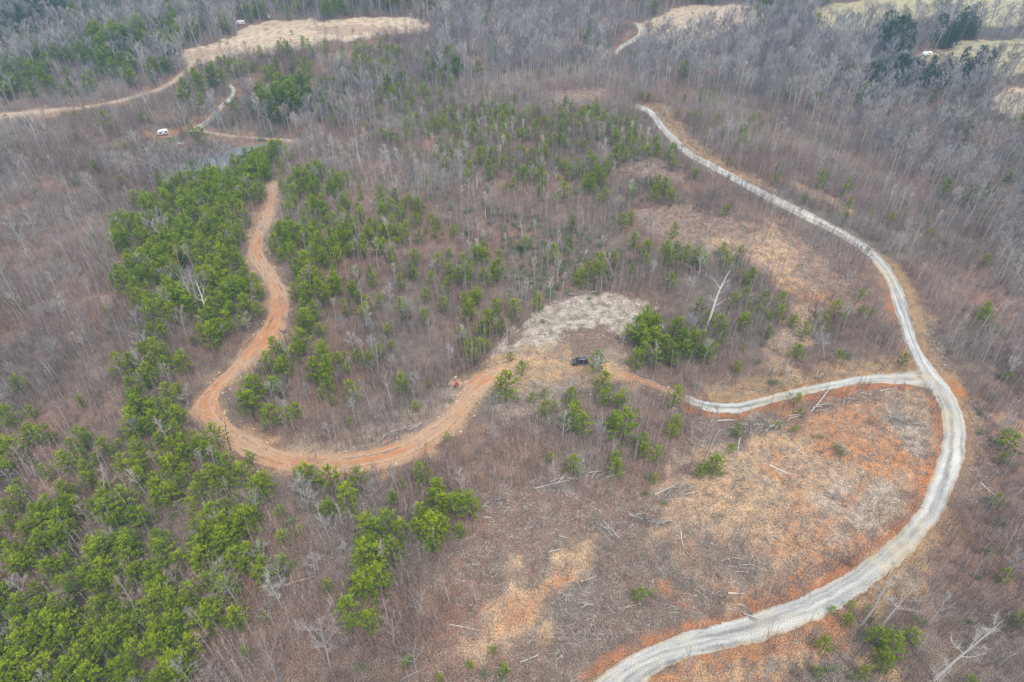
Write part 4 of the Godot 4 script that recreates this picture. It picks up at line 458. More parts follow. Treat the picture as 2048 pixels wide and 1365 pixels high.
const EYE := Vector3(0, 115, 0)
const PITCH := 40.0
const FOCAL := 683.0
var rng := RandomNumberGenerator.new()
var patch := FastNoiseLite.new()
var fine := FastNoiseLite.new()
var taken := {}
var labels := {}
var eyes_cos := cos(deg_to_rad(PITCH))
var eyes_sin := sin(deg_to_rad(PITCH))

func _ready():
	# ---- camera, sky, light, exposure ----
	var cam := Camera3D.new(); cam.name = "camera"
	cam.position = EYE; cam.rotation_degrees = Vector3(-PITCH, 0, 0)
	cam.fov = rad_to_deg(2.0 * atan(341.0 / FOCAL)); cam.near = 0.5; cam.far = 9000.0
	add_child(cam); cam.current = true
	var env := Environment.new()
	var sky_look := ProceduralSkyMaterial.new()
	sky_look.sky_top_color = Color(0.95, 0.97, 1.0); sky_look.sky_horizon_color = Color(0.54, 0.58, 0.65); sky_look.sky_curve = 0.4
	sky_look.ground_bottom_color = Color(0.3, 0.28, 0.26); sky_look.ground_horizon_color = Color(0.55, 0.58, 0.62)
	sky_look.sky_energy_multiplier = 1.0; sky_look.use_debanding = true
	env.background_mode = Environment.BG_SKY; env.sky = Sky.new(); env.sky.sky_material = sky_look
	env.tonemap_mode = Environment.TONE_MAPPER_LINEAR
	env.tonemap_exposure = 2.0
	env.fog_enabled = true; env.fog_density = 0.00028; env.fog_light_color = Color(0.66, 0.84, 1.0)
	env.sdfgi_enabled = true; env.ssao_enabled = true; env.ssil_enabled = true
	var we := WorldEnvironment.new(); we.name = "world_environment"; we.environment = env; add_child(we)
	var sun := DirectionalLight3D.new(); sun.name = "sun"
	sun.light_energy = 0.5; sun.light_angular_distance = 11.0; sun.light_color = Color(1.0, 0.97, 0.92)
	sun.rotation_degrees = Vector3(-62, 28, 0); sun.shadow_enabled = true; add_child(sun)

	rng.seed = 20260; patch.seed = 5; patch.frequency = 0.02; patch.fractal_octaves = 3; fine.seed = 9; fine.frequency = 0.16; fine.fractal_octaves = 3
	make_looks()
	lay_zones()
	build_ground()
	build_roads()
	build_pond()
	build_forest()
	build_dead_wood()
	build_vehicles()
	build_ground_cover()

# ---------------------------------------------------------------- naming
func numbered(called: String) -> String:
	var n: int = taken.get(called, 0)
	taken[called] = n + 1
	return called if n == 0 else "%s_%03d" % [called, n]

func tag(o: Node, label := "", category := "", group := "", kind := ""):
	if label: o.set_meta("label", label)
	if category: o.set_meta("category", category)
	if group: o.set_meta("group", group)
	if kind: o.set_meta("kind", kind)

func thing(called: String, at: Vector3, turn := 0.0) -> Node3D:
	var o := Node3D.new(); o.name = numbered(called); add_child(o, true)
	o.position = at; o.rotation.y = turn
	return o

func part(called: String, mesh: Mesh, look: Material, under: Node) -> MeshInstance3D:
	var o := MeshInstance3D.new(); o.name = called; o.mesh = mesh
	o.material_override = look
	under.add_child(o, true)
	return o

func on_screen(p: Vector3) -> Vector3:      # where a point falls in the 1024 px frame, and its depth: used to tell which trees show largest
	var v := p - EYE
	var depth := -v.z * eyes_cos - v.y * eyes_sin
	if depth < 1.0: return Vector3(-9999, -9999, 1)
	return Vector3(512.0 + FOCAL * v.x / depth, 341.0 - FOCAL * (v.y * eyes_cos - v.z * eyes_sin) / depth, depth)

func where_is(x: float, z: float) -> String:   # metres from the nearest thing that one can find
	var best := ""; var near := 1e9
	for k in marks:
		var d: float = Vector2(x, z).distance_to(marks[k])
		if d < near: near = d; best = k
	var m: Vector2 = marks[best]
	var dx := int(round(x - m.x)); var dz := int(round(z - m.y))
	var side := "%s metres %s" % [spelled(absi(dx)), "right" if dx > 0 else "left"]
	var deep := "%s %s" % [spelled(absi(dz)), "before" if dz > 0 else "beyond"]
	return "%s, %s the %s" % [side, deep, best]

func spelled(n: int) -> String:
	var ones := ["no", "one", "two", "three", "four", "five", "six", "seven", "eight", "nine", "ten", "eleven", "twelve", "thirteen", "fourteen", "fifteen", "sixteen", "seventeen", "eighteen", "nineteen"]
	var tens := ["", "", "twenty", "thirty", "forty", "fifty", "sixty", "seventy", "eighty", "ninety"]
	if n < 20: return ones[n]
	if n > 99: return "hundred-and-" + spelled(n - 100) if n < 199 else "two-hundred-and-" + spelled(n - 200)
	return tens[n / 10] + ("" if n % 10 == 0 else "-" + ones[n % 10])

func unique(text: String) -> String:
	var words := ["", " alone", " too", " again"]
	var n: int = labels.get(text, 0); labels[text] = n + 1
	return text + words[mini(n, 3)]

# ---------------------------------------------------------------- terrain
func ground_height(x: float, z: float) -> float:
	var sum := 0.0; var weight := 0.02
	for a in HILLS:
		var dx: float = x - a[0]; var dz: float = z - a[1]
		var e: float = (dx * dx + dz * dz) * a[3]
		if e < 14.0:
			var w := exp(-e); sum += w * a[2]; weight += w
	var h := sum / weight + 1.1 * sin(x * 0.061 + z * 0.043) + 0.7 * sin(x * 0.11 - z * 0.083 + 1.3)
	var px: float = x - POND[0]; var pz: float = z - POND[1]
	if absf(px) < 90.0 and absf(pz) < 90.0:
		var c := cos(POND[4]); var s := sin(POND[4])
		var r := Vector2((px * c + pz * s) / POND[2], (-px * s + pz * c) / POND[3]).length()
		var k := smoothstep(0.0, 1.0, clampf((1.9 - r) / 0.7, 0, 1))
		h += (POND[5] + 0.5 - h) * k
		k = smoothstep(0.0, 1.0, clampf((1.12 - r) / 0.3, 0, 1))
		h += (POND[5] - 1.6 - h) * k
	return h

func stand(x: float, z: float) -> Vector3:
	return Vector3(x, ground_height(x, z), z)

# real-world base colours, linear
var tones := {
	"litter_brown": Color(0.20, 0.152, 0.125), "litter_red": Color(0.26, 0.16, 0.125), "litter_pink": Color(0.38, 0.255, 0.195), "litter_pale": Color(0.40, 0.32, 0.26), "litter_grey": Color(0.19, 0.17, 0.155),
	"tan": Color(0.54, 0.385, 0.25), "clay_pale": Color(0.60, 0.40, 0.235), "clay": Color(0.50, 0.245, 0.115), "clay_red": Color(0.47, 0.185, 0.08), "chips": Color(0.56, 0.51, 0.44),
	"straw": Color(0.46, 0.31, 0.165), "grey_slash": Color(0.50, 0.445, 0.40), "field": Color(0.66, 0.55, 0.41), "field_pale": Color(0.68, 0.57, 0.43), "field_green": Color(0.50, 0.48, 0.30),
}
var xs := PackedFloat32Array()
var zs := PackedFloat32Array()
var soil := PackedColorArray()

func build_ground():
	var p := -4600.0
	for step in [[-700.0, 390.0], [-330.0, 9.0], [-190.0, 2.2], [190.0, 1.1], [330.0, 2.2], [700.0, 9.0], [4600.0, 390.0]]:
		while p < step[0]: xs.append(p); p += step[1]
	p = -5200.0
	for step in [[-640.0, 380.0], [-560.0, 8.0], [-300.0, 1.9], [-36.0, 1.05], [60.0, 6.0], [1800.0, 290.0]]:
		while p < step[0]: zs.append(p); p += step[1]
	var nx := xs.size(); var nz := zs.size()
	var place := PackedVector3Array(); place.resize(nx * nz); soil.resize(nx * nz)
	var a: Color = tones.litter_brown; var b: Color = tones.litter_red; var c: Color = tones.litter_grey
	for j in nz:
		for i in nx:
			var x := xs[i]; var z := zs[j]
			place[j * nx + i] = stand(x, z)
			var n := patch.get_noise_2d(x, z) * 1.6; var f := fine.get_noise_2d(x, z)
			var col := a.lerp(b, clampf(n, 0, 1)).lerp(c, clampf(-n, 0, 1))
			soil[j * nx + i] = col * (1.0 + 0.35 * f)
	for e in earth: paint(e, nx)
	for j in nz:
		for i in nx:
			var k0 := 2.3 if zs[j] > -300.0 and absf(xs[i]) < 190.0 else 0.6
			var f := fine.get_noise_2d(xs[i] * k0 + 90.0, zs[j] * k0) * (1.0 if k0 > 1.0 else 0.22)
			var q := soil[j * nx + i] * (1.0 + 0.3 * f); q.a = 1.0; soil[j * nx + i] = q
	var index := PackedInt32Array(); index.resize((nx - 1) * (nz - 1) * 6)
	var k := 0
	for j in nz - 1:
		for i in nx - 1:
			var q := j * nx + i
			index[k] = q; index[k + 1] = q + 1; index[k + 2] = q + nx
			index[k + 3] = q + 1; index[k + 4] = q + nx + 1; index[k + 5] = q + nx
			k += 6
	var normal := PackedVector3Array(); normal.resize(nx * nz)
	for j in nz:
		for i in nx:
			var i0 := maxi(i - 1, 0); var i1 := mini(i + 1, nx - 1); var j0 := maxi(j - 1, 0); var j1 := mini(j + 1, nz - 1)
			var u := place[j * nx + i1] - place[j * nx + i0]; var v := place[j1 * nx + i] - place[j0 * nx + i]
			normal[j * nx + i] = v.cross(u).normalized()
	var g := part("ground", surface(place, normal, soil, index), looks.ground, self)
	tag(g, "rolling leaf-littered ground of the cutover hills with bare clay patches", "", "", "structure")

func span(list: PackedFloat32Array, lo: float, hi: float) -> Vector2i:
	return Vector2i(list.bsearch(lo), mini(list.bsearch(hi), list.size()))

func paint(e: Dictionary, nx: int):
	var col: Color = tones[e.c]; var soft: float = e.s; var amount: float = e.a
	var pts := PackedVector2Array(e.edge if e.has("edge") else e.line)
	var box := Rect2(pts[0], Vector2.ZERO)
	for q in pts: box = box.expand(q)
	var r: float = e.get("r", 0.0)
	box = box.grow(r + soft)
	var si := span(xs, box.position.x, box.end.x); var sj := span(zs, box.position.y, box.end.y)
	for j in range(sj.x, sj.y):
		for i in range(si.x, si.y):
			var x := xs[i]; var z := zs[j]
			var f := fine.get_noise_2d(x * 0.6, z * 0.6); var g := fine.get_noise_2d(x * 0.6 + 300.0, z * 0.6)
			var w := 0.0
			var at := Vector2(x + f * soft * 0.9, z + g * soft * 0.9)
			if r > 0.0:
				var d := 1e9
				for m in pts.size() - 1:
					d = minf(d, at.distance_to(Geometry2D.get_closest_point_to_segment(at, pts[m], pts[m + 1])))
				w = clampf(1.0 - (d - r * 0.75) / (soft * 0.5), 0, 1)
			elif Geometry2D.is_point_in_polygon(at, pts): w = 1.0
			if w > 0.0:
				w *= amount * clampf(0.85 + 1.1 * fine.get_noise_2d(x * 1.7, z * 1.7 + 50.0), 0.1, 1.0)
				soil[j * nx + i] = soil[j * nx + i].lerp(col, w)

func soil_at(x: float, z: float) -> Color:
	var i := clampi(xs.bsearch(x), 0, xs.size() - 1); var j := clampi(zs.bsearch(z), 0, zs.size() - 1)
	return soil[j * xs.size() + i]

func surface(v: PackedVector3Array, n: PackedVector3Array, c: PackedColorArray, index := PackedInt32Array()) -> ArrayMesh:
	var a := []; a.resize(Mesh.ARRAY_MAX)
	a[Mesh.ARRAY_VERTEX] = v; a[Mesh.ARRAY_NORMAL] = n
	if c.size(): a[Mesh.ARRAY_COLOR] = c
	if index.size(): a[Mesh.ARRAY_INDEX] = index
	var m := ArrayMesh.new(); m.add_surface_from_arrays(Mesh.PRIMITIVE_TRIANGLES, a)
	return m

# ---------------------------------------------------------------- looks
var looks := {}

func speckle(s: int, frequency: float, colors: Array, offsets: Array, size := 512) -> NoiseTexture2D:
	var t := NoiseTexture2D.new(); t.width = size; t.height = size; t.seamless = true
	var n := FastNoiseLite.new(); n.seed = s; n.frequency = frequency; n.fractal_octaves = 4; n.fractal_gain = 0.65; t.noise = n
	var g := Gradient.new(); g.offsets = PackedFloat32Array(offsets); g.colors = PackedColorArray(colors); t.color_ramp = g
	return t

func look(albedo: Color, rough: float, tinted := false) -> StandardMaterial3D:
	var m := StandardMaterial3D.new()
	m.albedo_color = albedo.linear_to_srgb(); m.roughness = rough; m.vertex_color_use_as_albedo = tinted
	m.metallic_specular = 0.3
	return m

func make_looks():
	var g := look(Color(1, 1, 1), 0.95, true)
	g.albedo_texture = speckle(3, 0.03, [Color(0.52, 0.47, 0.45), Color(0.80, 0.78, 0.76), Color(0.93, 0.92, 0.90), Color(1, 1, 1)], [0.25, 0.45, 0.6, 0.8], 1024)
	g.uv1_triplanar = true; g.uv1_world_triplanar = true; g.uv1_scale = Vector3(0.085, 0.085, 0.085)
	looks.ground = g
	var gr := look(Color(1, 1, 1), 0.9, true)
	gr.albedo_texture = speckle(8, 0.035, [Color(0.62, 0.62, 0.63), Color(0.86, 0.86, 0.86), Color(0.96, 0.96, 0.95), Color(1, 1, 0.99)], [0.25, 0.42, 0.6, 0.8], 1024)
	gr.uv1_triplanar = true; gr.uv1_world_triplanar = true; gr.uv1_scale = Vector3(0.12, 0.12, 0.12)
	looks.gravel = gr
	looks.leaf = look(Color(1, 1, 1), 0.75, true); looks.leaf.backlight_enabled = true; looks.leaf.backlight = Color(0.22, 0.22, 0.22)
	looks.bark = look(Color(1, 1, 1), 0.95, true)
	looks.tint = []
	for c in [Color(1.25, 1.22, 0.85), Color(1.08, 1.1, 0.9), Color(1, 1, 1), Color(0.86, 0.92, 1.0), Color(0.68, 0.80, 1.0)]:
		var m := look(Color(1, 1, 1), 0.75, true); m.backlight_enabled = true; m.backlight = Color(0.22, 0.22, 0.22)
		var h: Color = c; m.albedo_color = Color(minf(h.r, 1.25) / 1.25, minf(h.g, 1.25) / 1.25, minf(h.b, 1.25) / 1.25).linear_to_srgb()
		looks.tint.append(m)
	looks.twig = []
	for c in [Color(0.82, 0.78, 0.76), Color(1, 0.98, 0.95), Color(0.9, 0.72, 0.66)]:
		looks.twig.append(look(shade(c, rng.randf_range(0.8, 1.0)), 0.95, true))
	var w := look(Color(0.20, 0.225, 0.25), 0.015); w.metallic_specular = 0.7; w.metallic = 0.3
	looks.water = w
	looks.white = look(Color(0.78, 0.79, 0.8), 0.35); looks.cream = look(Color(0.6, 0.6, 0.58), 0.5)
	looks.black_paint = look(Color(0.022, 0.027, 0.033), 0.22); looks.black_paint.clearcoat_enabled = true; looks.black_paint.clearcoat = 0.8; looks.black_paint.clearcoat_roughness = 0.08
	looks.glass = look(Color(0.02, 0.025, 0.03), 0.05); looks.rubber = look(Color(0.02, 0.02, 0.02), 0.9)
	looks.chrome = look(Color(0.6, 0.6, 0.62), 0.25); looks.chrome.metallic = 0.9
	looks.red = look(Color(0.36, 0.07, 0.065), 0.6); looks.lamp = look(Color(0.7, 0.7, 0.68), 0.15); looks.tail = look(Color(0.35, 0.01, 0.01), 0.2)
	looks.trim = look(Color(0.25, 0.26, 0.27), 0.5); looks.wood = look(Color(0.2, 0.17, 0.14), 0.9); looks.hay = look(Color(0.35, 0.36, 0.24), 0.95)

# ---------------------------------------------------------------- shapes
class Bag:
	var v := PackedVector3Array()
	var n := PackedVector3Array()
	var c := PackedColorArray()
	func tri(p: Vector3, q: Vector3, r: Vector3, col: Color):
		var u := (r - p).cross(q - p).normalized()
		v.append(p); v.append(q); v.append(r)
		n.append(u); n.append(u); n.append(u)
		c.append(col); c.append(col); c.append(col)
	func quad(p: Vector3, q: Vector3, r: Vector3, s: Vector3, col: Color):
		tri(p, q, r, col); tri(p, r, s, col)
	func smooth(p: Vector3, q: Vector3, r: Vector3, a: Vector3, b: Vector3, d: Vector3, col: Color):
		v.append(p); v.append(q); v.append(r); n.append(a); n.append(b); n.append(d)
		c.append(col); c.append(col); c.append(col)
	func twig(p: Vector3, q: Vector3, r: float, col: Color):     # a tapering three-sided twig
		var ax := (q - p).normalized()
		var s := ax.cross(Vector3(0.31, 0.2, 0.93)).normalized() * r; var t := ax.cross(s)
		var a := p + s; var b := p - s * 0.5 + t * 0.866; var d := p - s * 0.5 - t * 0.866
		tri(a, b, q, col); tri(b, d, q, col); tri(d, a, q, col)
	func tube(pts: Array, radii: Array, sides: int, col: Color, tip := false):
		var rings := []; var outs := []
		for k in pts.size():
			var ax: Vector3 = (pts[mini(k + 1, pts.size() - 1)] - pts[maxi(k - 1, 0)]).normalized()
			var s := ax.cross(Vector3(0.31, 0.2, 0.93)).normalized(); var t := ax.cross(s)
			var ring := []; var out := []
			for i in sides:
				var o := s * cos(TAU * i / sides) + t * sin(TAU * i / sides)
				ring.append(pts[k] + o * radii[k]); out.append(o)
			rings.append(ring); outs.append(out)
		for k in pts.size() - 1:
			for i in sides:
				var m := (i + 1) % sides
				smooth(rings[k][i], rings[k + 1][i], rings[k + 1][m], outs[k][i], outs[k + 1][i], outs[k + 1][m], col)
				smooth(rings[k][i], rings[k + 1][m], rings[k][m], outs[k][i], outs[k + 1][m], outs[k][m], col)
		if tip:
			for k in [0, pts.size() - 1]:
				for i in range(1, sides - 1): tri(rings[k][0], rings[k][i], rings[k][i + 1], col * 1.25)

func done(b: Bag) -> ArrayMesh:
	return surface(b.v, b.n, b.c)

func merged(a: Bag, b: Bag) -> ArrayMesh:
	var m := Bag.new()
	m.v = a.v.duplicate(); m.v.append_array(b.v); m.n = a.n.duplicate(); m.n.append_array(b.n); m.c = a.c.duplicate(); m.c.append_array(b.c)
	return done(m)

func spin(at: float, up: float) -> Vector3:
	return Vector3(cos(at) * cos(up), sin(up), sin(at) * cos(up))

func shade(c: Color, by: float) -> Color:
	return Color(c.r * by, c.g * by, c.b * by)

func tuft(b: Bag, at: Vector3, towards: Vector3, long: float, blades: int, col: Color):
	for k in blades:
		var dir := (towards + Vector3(rng.randf_range(-1, 1), rng.randf_range(-0.6, 1), rng.randf_range(-1, 1)) * 0.85).normalized()
		var side := dir.cross(Vector3(rng.randf_range(-1, 1), rng.randf_range(-1, 1), rng.randf_range(-1, 1))).normalized() * long * rng.randf_range(0.09, 0.15)
		var l := long * rng.randf_range(0.7, 1.2)
		b.tri(at - side, at + side, at + dir * l, shade(col, rng.randf_range(0.8, 1.2)))

# a young pine 7 m tall: whorls of upswept branches, each carrying tufts of needles
func make_pine(full: float, wide: float) -> Array:
	var wood := Bag.new(); var crown := Bag.new()
	var bark := Color(0.13, 0.1, 0.085)
	var bend := Vector3(rng.randf_range(-0.3, 0.3), 0, rng.randf_range(-0.3, 0.3))
	wood.tube([Vector3(0, -0.3, 0), bend * 0.4 + Vector3(0, 2.6, 0), bend + Vector3(0, 6.6, 0)], [0.11, 0.08, 0.015], 5, bark)
	var y := rng.randf_range(0.9, 1.7)
	while y < 6.7:
		var t := (y - 0.6) / 6.4
		var reach := wide * (1.0 - pow(t, 2.6)) * (0.72 + 0.28 * sin(minf(t * 4.0, 1.57))) + 0.3
		var count := rng.randi_range(4, 6)
		var first := rng.randf() * TAU
		var stem := bend * (y / 6.6) + Vector3(0, y, 0)
		for k in count:
			if rng.randf() > full: continue
			var len := reach * rng.randf_range(0.65, 1.15)
			var dir := spin(first + TAU * k / count + rng.randf_range(-0.35, 0.35), lerpf(0.15, 0.9, t) + rng.randf_range(-0.12, 0.2))
			var tip := stem + dir * len
			wood.twig(stem, tip, 0.028, bark)
			var young := rng.randf_range(0.82, 1.2)
			var base := Color(0.14, 0.235, 0.012).lerp(Color(0.46, 0.56, 0.02), clampf(t * 0.5 + rng.randf_range(-0.25, 0.35), 0, 1))
			var steps := maxi(2, int(len / 0.27))
			for s in steps:
				var f := 0.35 + 0.65 * (s + rng.randf()) / steps
				var spot := stem + dir * len * f + Vector3(rng.randf_range(-1, 1), rng.randf_range(-0.4, 0.7), rng.randf_range(-1, 1)) * 0.22
				tuft(crown, spot, (dir + Vector3(0, 0.7, 0)).normalized(), rng.randf_range(0.3, 0.46), 12, shade(base, young * rng.randf_range(0.8, 1.15)))
		y += rng.randf_range(0.42, 0.62)
	tuft(crown, bend + Vector3(0, 6.5, 0), Vector3.UP, 0.7, 9, Color(0.24, 0.31, 0.05))
	return [wood, crown]

# a narrow dark conifer 7 m tall
func make_cedar() -> Array:
	var wood := Bag.new(); var crown := Bag.new()
	wood.tube([Vector3(0, -0.3, 0), Vector3(0, 6.6, 0)], [0.14, 0.02], 5, Color(0.12, 0.09, 0.075))
	var y := 0.35
	while y < 6.9:
		var reach := 1.5 * pow(1.0 - y / 7.2, 0.8) + 0.12
		for k in 7:
			var dir := spin(rng.randf() * TAU, rng.randf_range(-0.1, 0.5))
			for s in 2 + int(reach * 1.6):
				tuft(crown, Vector3(0, y, 0) + dir * reach * rng.randf_range(0.35, 1.0), (dir + Vector3(0, 0.4, 0)).normalized(), rng.randf_range(0.35, 0.5), 7, shade(Color(0.10, 0.165, 0.075), rng.randf_range(0.7, 1.3)))
		y += 0.42
	return [wood, crown]

func make_shrub() -> Array:
	var wood := Bag.new(); var leaves := Bag.new()
	for k in 9:
		var d := spin(rng.randf() * TAU, rng.randf_range(0.3, 1.2))
		var far := d * rng.randf_range(0.7, 1.25)
		wood.twig(Vector3(d.x, 0, d.z) * 0.1 - Vector3(0, 0.1, 0), far, 0.03, Color(0.16, 0.12, 0.1))
		for s in 16:
			var at := far * rng.randf_range(0.5, 1.0) + Vector3(rng.randf_range(-1, 1), rng.randf_range(-0.6, 0.8), rng.randf_range(-1, 1)) * 0.42
			at.y = maxf(at.y, 0.08)
			tuft(leaves, at, (at.normalized() + Vector3(0, 0.3, 0)).normalized(), rng.randf_range(0.16, 0.26), 5, shade(Color(0.165, 0.235, 0.11), rng.randf_range(0.65, 1.35)))
	return [wood, leaves]

func bough(b: Bag, from: Vector3, dir: Vector3, length: float, r: float, sides: int, col: Color, rise: float) -> Array:
	var pts := [from]; var radii := [r]; var d := dir; var p := from
	for k in 3:
		d = (d + Vector3(rng.randf_range(-0.22, 0.22), rise + rng.randf_range(-0.12, 0.12), rng.randf_range(-0.22, 0.22))).normalized()
		p += d * length / 3.0
		pts.append(p); radii.append(r * (1.0 - (k + 1) / 3.6))
	b.tube(pts, radii, sides, col)
	return pts

func along(pts: Array, f: float) -> Vector3:
	var s := f * (pts.size() - 1); var k := mini(int(s), pts.size() - 2)
	return pts[k].lerp(pts[k + 1], s - k)

# a leafless tree 12 m tall: trunk and limbs, then branches and twigs
func make_bare(open: float, first: float, bark: Color, twigs: Color, fine_twigs: int, girth := 0.17) -> Array:
	var wood := Bag.new(); var crown := Bag.new()
	var sway := Vector3(rng.randf_range(-0.6, 0.6), 0, rng.randf_range(-0.6, 0.6))
	var spine := [Vector3(0, -0.4, 0), sway * 0.3 + Vector3(0, 3.4, 0), sway * 0.8 + Vector3(0, 6.6, 0), sway * 1.3 + Vector3(0, 9.4, 0), sway * 1.5 + Vector3(0, 11.4, 0)]
	wood.tube(spine, [girth, girth * 0.82, girth * 0.6, girth * 0.33, 0.02], 6, bark)
	var count := 9
	for k in count:
		var f := lerpf(first, 0.93, (k + rng.randf() * 0.8) / count)
		var from := along(spine, f)
		var dir := spin(k * 2.4 + rng.randf_range(-0.5, 0.5), lerpf(0.45, 1.0, f) + rng.randf_range(-0.15, 0.15))
		var len := open * lerpf(1.15, 0.45, (f - first) / (1.0 - first)) * rng.randf_range(0.8, 1.15)
		var limb := bough(wood, from, dir, len, girth * lerpf(0.42, 0.22, f), 4, bark, 0.16)
		for s in 6:
			var g := 0.28 + 0.72 * (s + rng.randf()) / 6.0
			var at := along(limb, minf(g, 1.0))
			var d2 := (dir + Vector3(rng.randf_range(-1, 1), rng.randf_range(-0.25, 1.0), rng.randf_range(-1, 1)) * 0.9).normalized()
			var l2 := len * rng.randf_range(0.28, 0.45)
			var end := at + d2 * l2
			crown.twig(at, end, 0.035, bark.lerp(twigs, 0.5))
			for t in fine_twigs:
				var q := at.lerp(end, rng.randf_range(0.2, 1.0))
				crown.twig(q, q + (d2 + Vector3(rng.randf_range(-1, 1), rng.randf_range(-0.3, 1.1), rng.randf_range(-1, 1)) * 0.9).normalized() * rng.randf_range(0.5, 1.15), 0.021, shade(twigs, rng.randf_range(0.75, 1.3)))
	for t in 14:
		var q := along(spine, rng.randf_range(0.8, 1.0))
		crown.twig(q, q + spin(rng.randf() * TAU, rng.randf_range(0.3, 1.3)) * rng.randf_range(0.6, 1.3), 0.018, twigs)
	return [wood, crown]

# a clump of leafless saplings about 4 m tall
func make_thicket(stems: int, tall: float) -> ArrayMesh:
	var b := Bag.new()
	for k in stems:
		var at := Vector3(rng.randf_range(-1.25, 1.25), -0.1, rng.randf_range(-1.25, 1.25))
		var h := tall * rng.randf_range(0.45, 1.1)
		var lean := Vector3(rng.randf_range(-0.22, 0.22), 1, rng.randf_range(-0.22, 0.22))
		var top := at + lean * h
		var col := shade(Color(0.235, 0.192, 0.176).lerp(Color(0.44, 0.41, 0.38), pow(rng.randf(), 1.6)), rng.randf_range(0.55, 1.2))
		b.twig(at, top, 0.045, col)
		for t in int(h * 3.2):
			var f := rng.randf_range(0.25, 0.95)
			var q := at.lerp(top, f)
			b.twig(q, q + spin(rng.randf() * TAU, rng.randf_range(0.45, 1.2)) * rng.randf_range(0.3, 0.95) * (1.15 - f * 0.6), 0.017, shade(col, rng.randf_range(0.8, 1.3)))
	return done(b)

func make_grass_tuft() -> ArrayMesh:
	var b := Bag.new()
	for k in 16:
		var at := Vector3(rng.randf_range(-0.3, 0.3), -0.03, rng.randf_range(-0.3, 0.3))
		var dir := spin(rng.randf() * TAU, rng.randf_range(0.15, 1.3)) * rng.randf_range(0.2, 0.6)
		var side := dir.cross(Vector3.UP).normalized() * rng.randf_range(0.015, 0.04)
		b.tri(at - side, at + side, at + dir, shade(Color(0.8, 0.8, 0.8), rng.randf_range(0.6, 1.3)))
	return done(b)

func make_litter_stick() -> ArrayMesh:
	var b := Bag.new()
	for k in 5:
		var at := Vector3(rng.randf_range(-0.6, 0.6), rng.randf_range(0.02, 0.12), rng.randf_range(-0.6, 0.6))
		var d := spin(rng.randf() * TAU, rng.randf_range(-0.05, 0.18)) * rng.randf_range(0.35, 1.2)
		b.tube([at - d * 0.5, at + Vector3(0, 0.04, 0), at + d * 0.5], [0.028, 0.024, 0.01], 3, shade(Color(0.8, 0.8, 0.8), rng.randf_range(0.7, 1.25)))
	return done(b)

# ---------------------------------------------------------------- what grows where
const CELL := 2.5
const X0 := -400.0
const Z0 := -600.0
const NX := 320
const NZ := 228
var grow := {}
var shut := PackedByteArray()

func lay_zones():
	for k in ["b", "t", "m", "p", "l", "g", "kind", "far", "size"]:
		var a := PackedFloat32Array(); a.resize(NX * NZ); grow[k] = a
	grow.b.fill(0.8); grow.size.fill(1.0); grow.t.fill(0.5); grow.m.fill(0.5); grow.p.fill(0.12); grow.l.fill(0.03); grow.g.fill(0.12)
	for z in zones:
		var pts := PackedVector2Array(z.edge)
		var box := Rect2(pts[0], Vector2.ZERO)
		for q in pts: box = box.expand(q)
		box = box.grow(5)
		for j in range(maxi(0, int((box.position.y - Z0) / CELL)), mini(NZ, int((box.end.y - Z0) / CELL) + 1)):
			for i in range(maxi(0, int((box.position.x - X0) / CELL)), mini(NX, int((box.end.x - X0) / CELL) + 1)):
				var x := X0 + (i + 0.5) * CELL; var y := Z0 + (j + 0.5) * CELL
				var at := Vector2(x + fine.get_noise_2d(x, y) * 6.0, y + fine.get_noise_2d(x + 500.0, y) * 6.0)
				if Geometry2D.is_point_in_polygon(at, pts):
					for k in z:
						if k != "edge": grow[k][j * NX + i] = z[k]
	shut.resize(800 * 600)
	for r in roads:
		for k in r.near.size() - 1:
			for s in 8:
				var a: Vector2 = r.near[k].lerp(r.near[k + 1], s / 8.0); var b: Vector2 = r.far[k].lerp(r.far[k + 1], s / 8.0)
				var w := a.distance_to(b) / 2.0 + 0.9; var c := (a + b) / 2.0
				block(c, w)
	for k in [["car", 3.2], ["camper", 6.0], ["camper_far", 5.0], ["trailer", 5.0], ["cart", 2.0]]: block(spots[k[0]], k[1])

func block(c: Vector2, w: float):
	for j in range(int(c.y - w) + 600, int(c.y + w) + 601):
		for i in range(int(c.x - w) + 400, int(c.x + w) + 401):
			if i >= 0 and j >= 0 and i < 800 and j < 600 and Vector2(i - 399.5, j - 599.5).distance_to(c) < w: shut[j * 800 + i] = 1

func is_shut(x: float, z: float) -> bool:
	var i := int(floor(x)) + 400; var j := int(floor(z)) + 600
	return i >= 0 and j >= 0 and i < 800 and j < 600 and shut[j * 800 + i] == 1

func in_pond(x: float, z: float, grown := 1.06) -> bool:
	var px: float = x - POND[0]; var pz: float = z - POND[1]; var c := cos(POND[4]); var s := sin(POND[4])
	return Vector2((px * c + pz * s) / POND[2], (-px * s + pz * c) / POND[3]).length() < grown

func cells() -> Array:
	var out := []
	for j in NZ:
		for i in NX:
			var x := X0 + (i + 0.5) * CELL; var z := Z0 + (j + 0.5) * CELL
			var s := on_screen(Vector3(x, -3, z))
			if s.x > -150 and s.x < 1174 and s.y > -75 and s.y < 800: out.append([x, z, j * NX + i])
	return out

func count_of(per: float) -> int:
	return int(per) + (1 if rng.randf() < per - floorf(per) else 0)

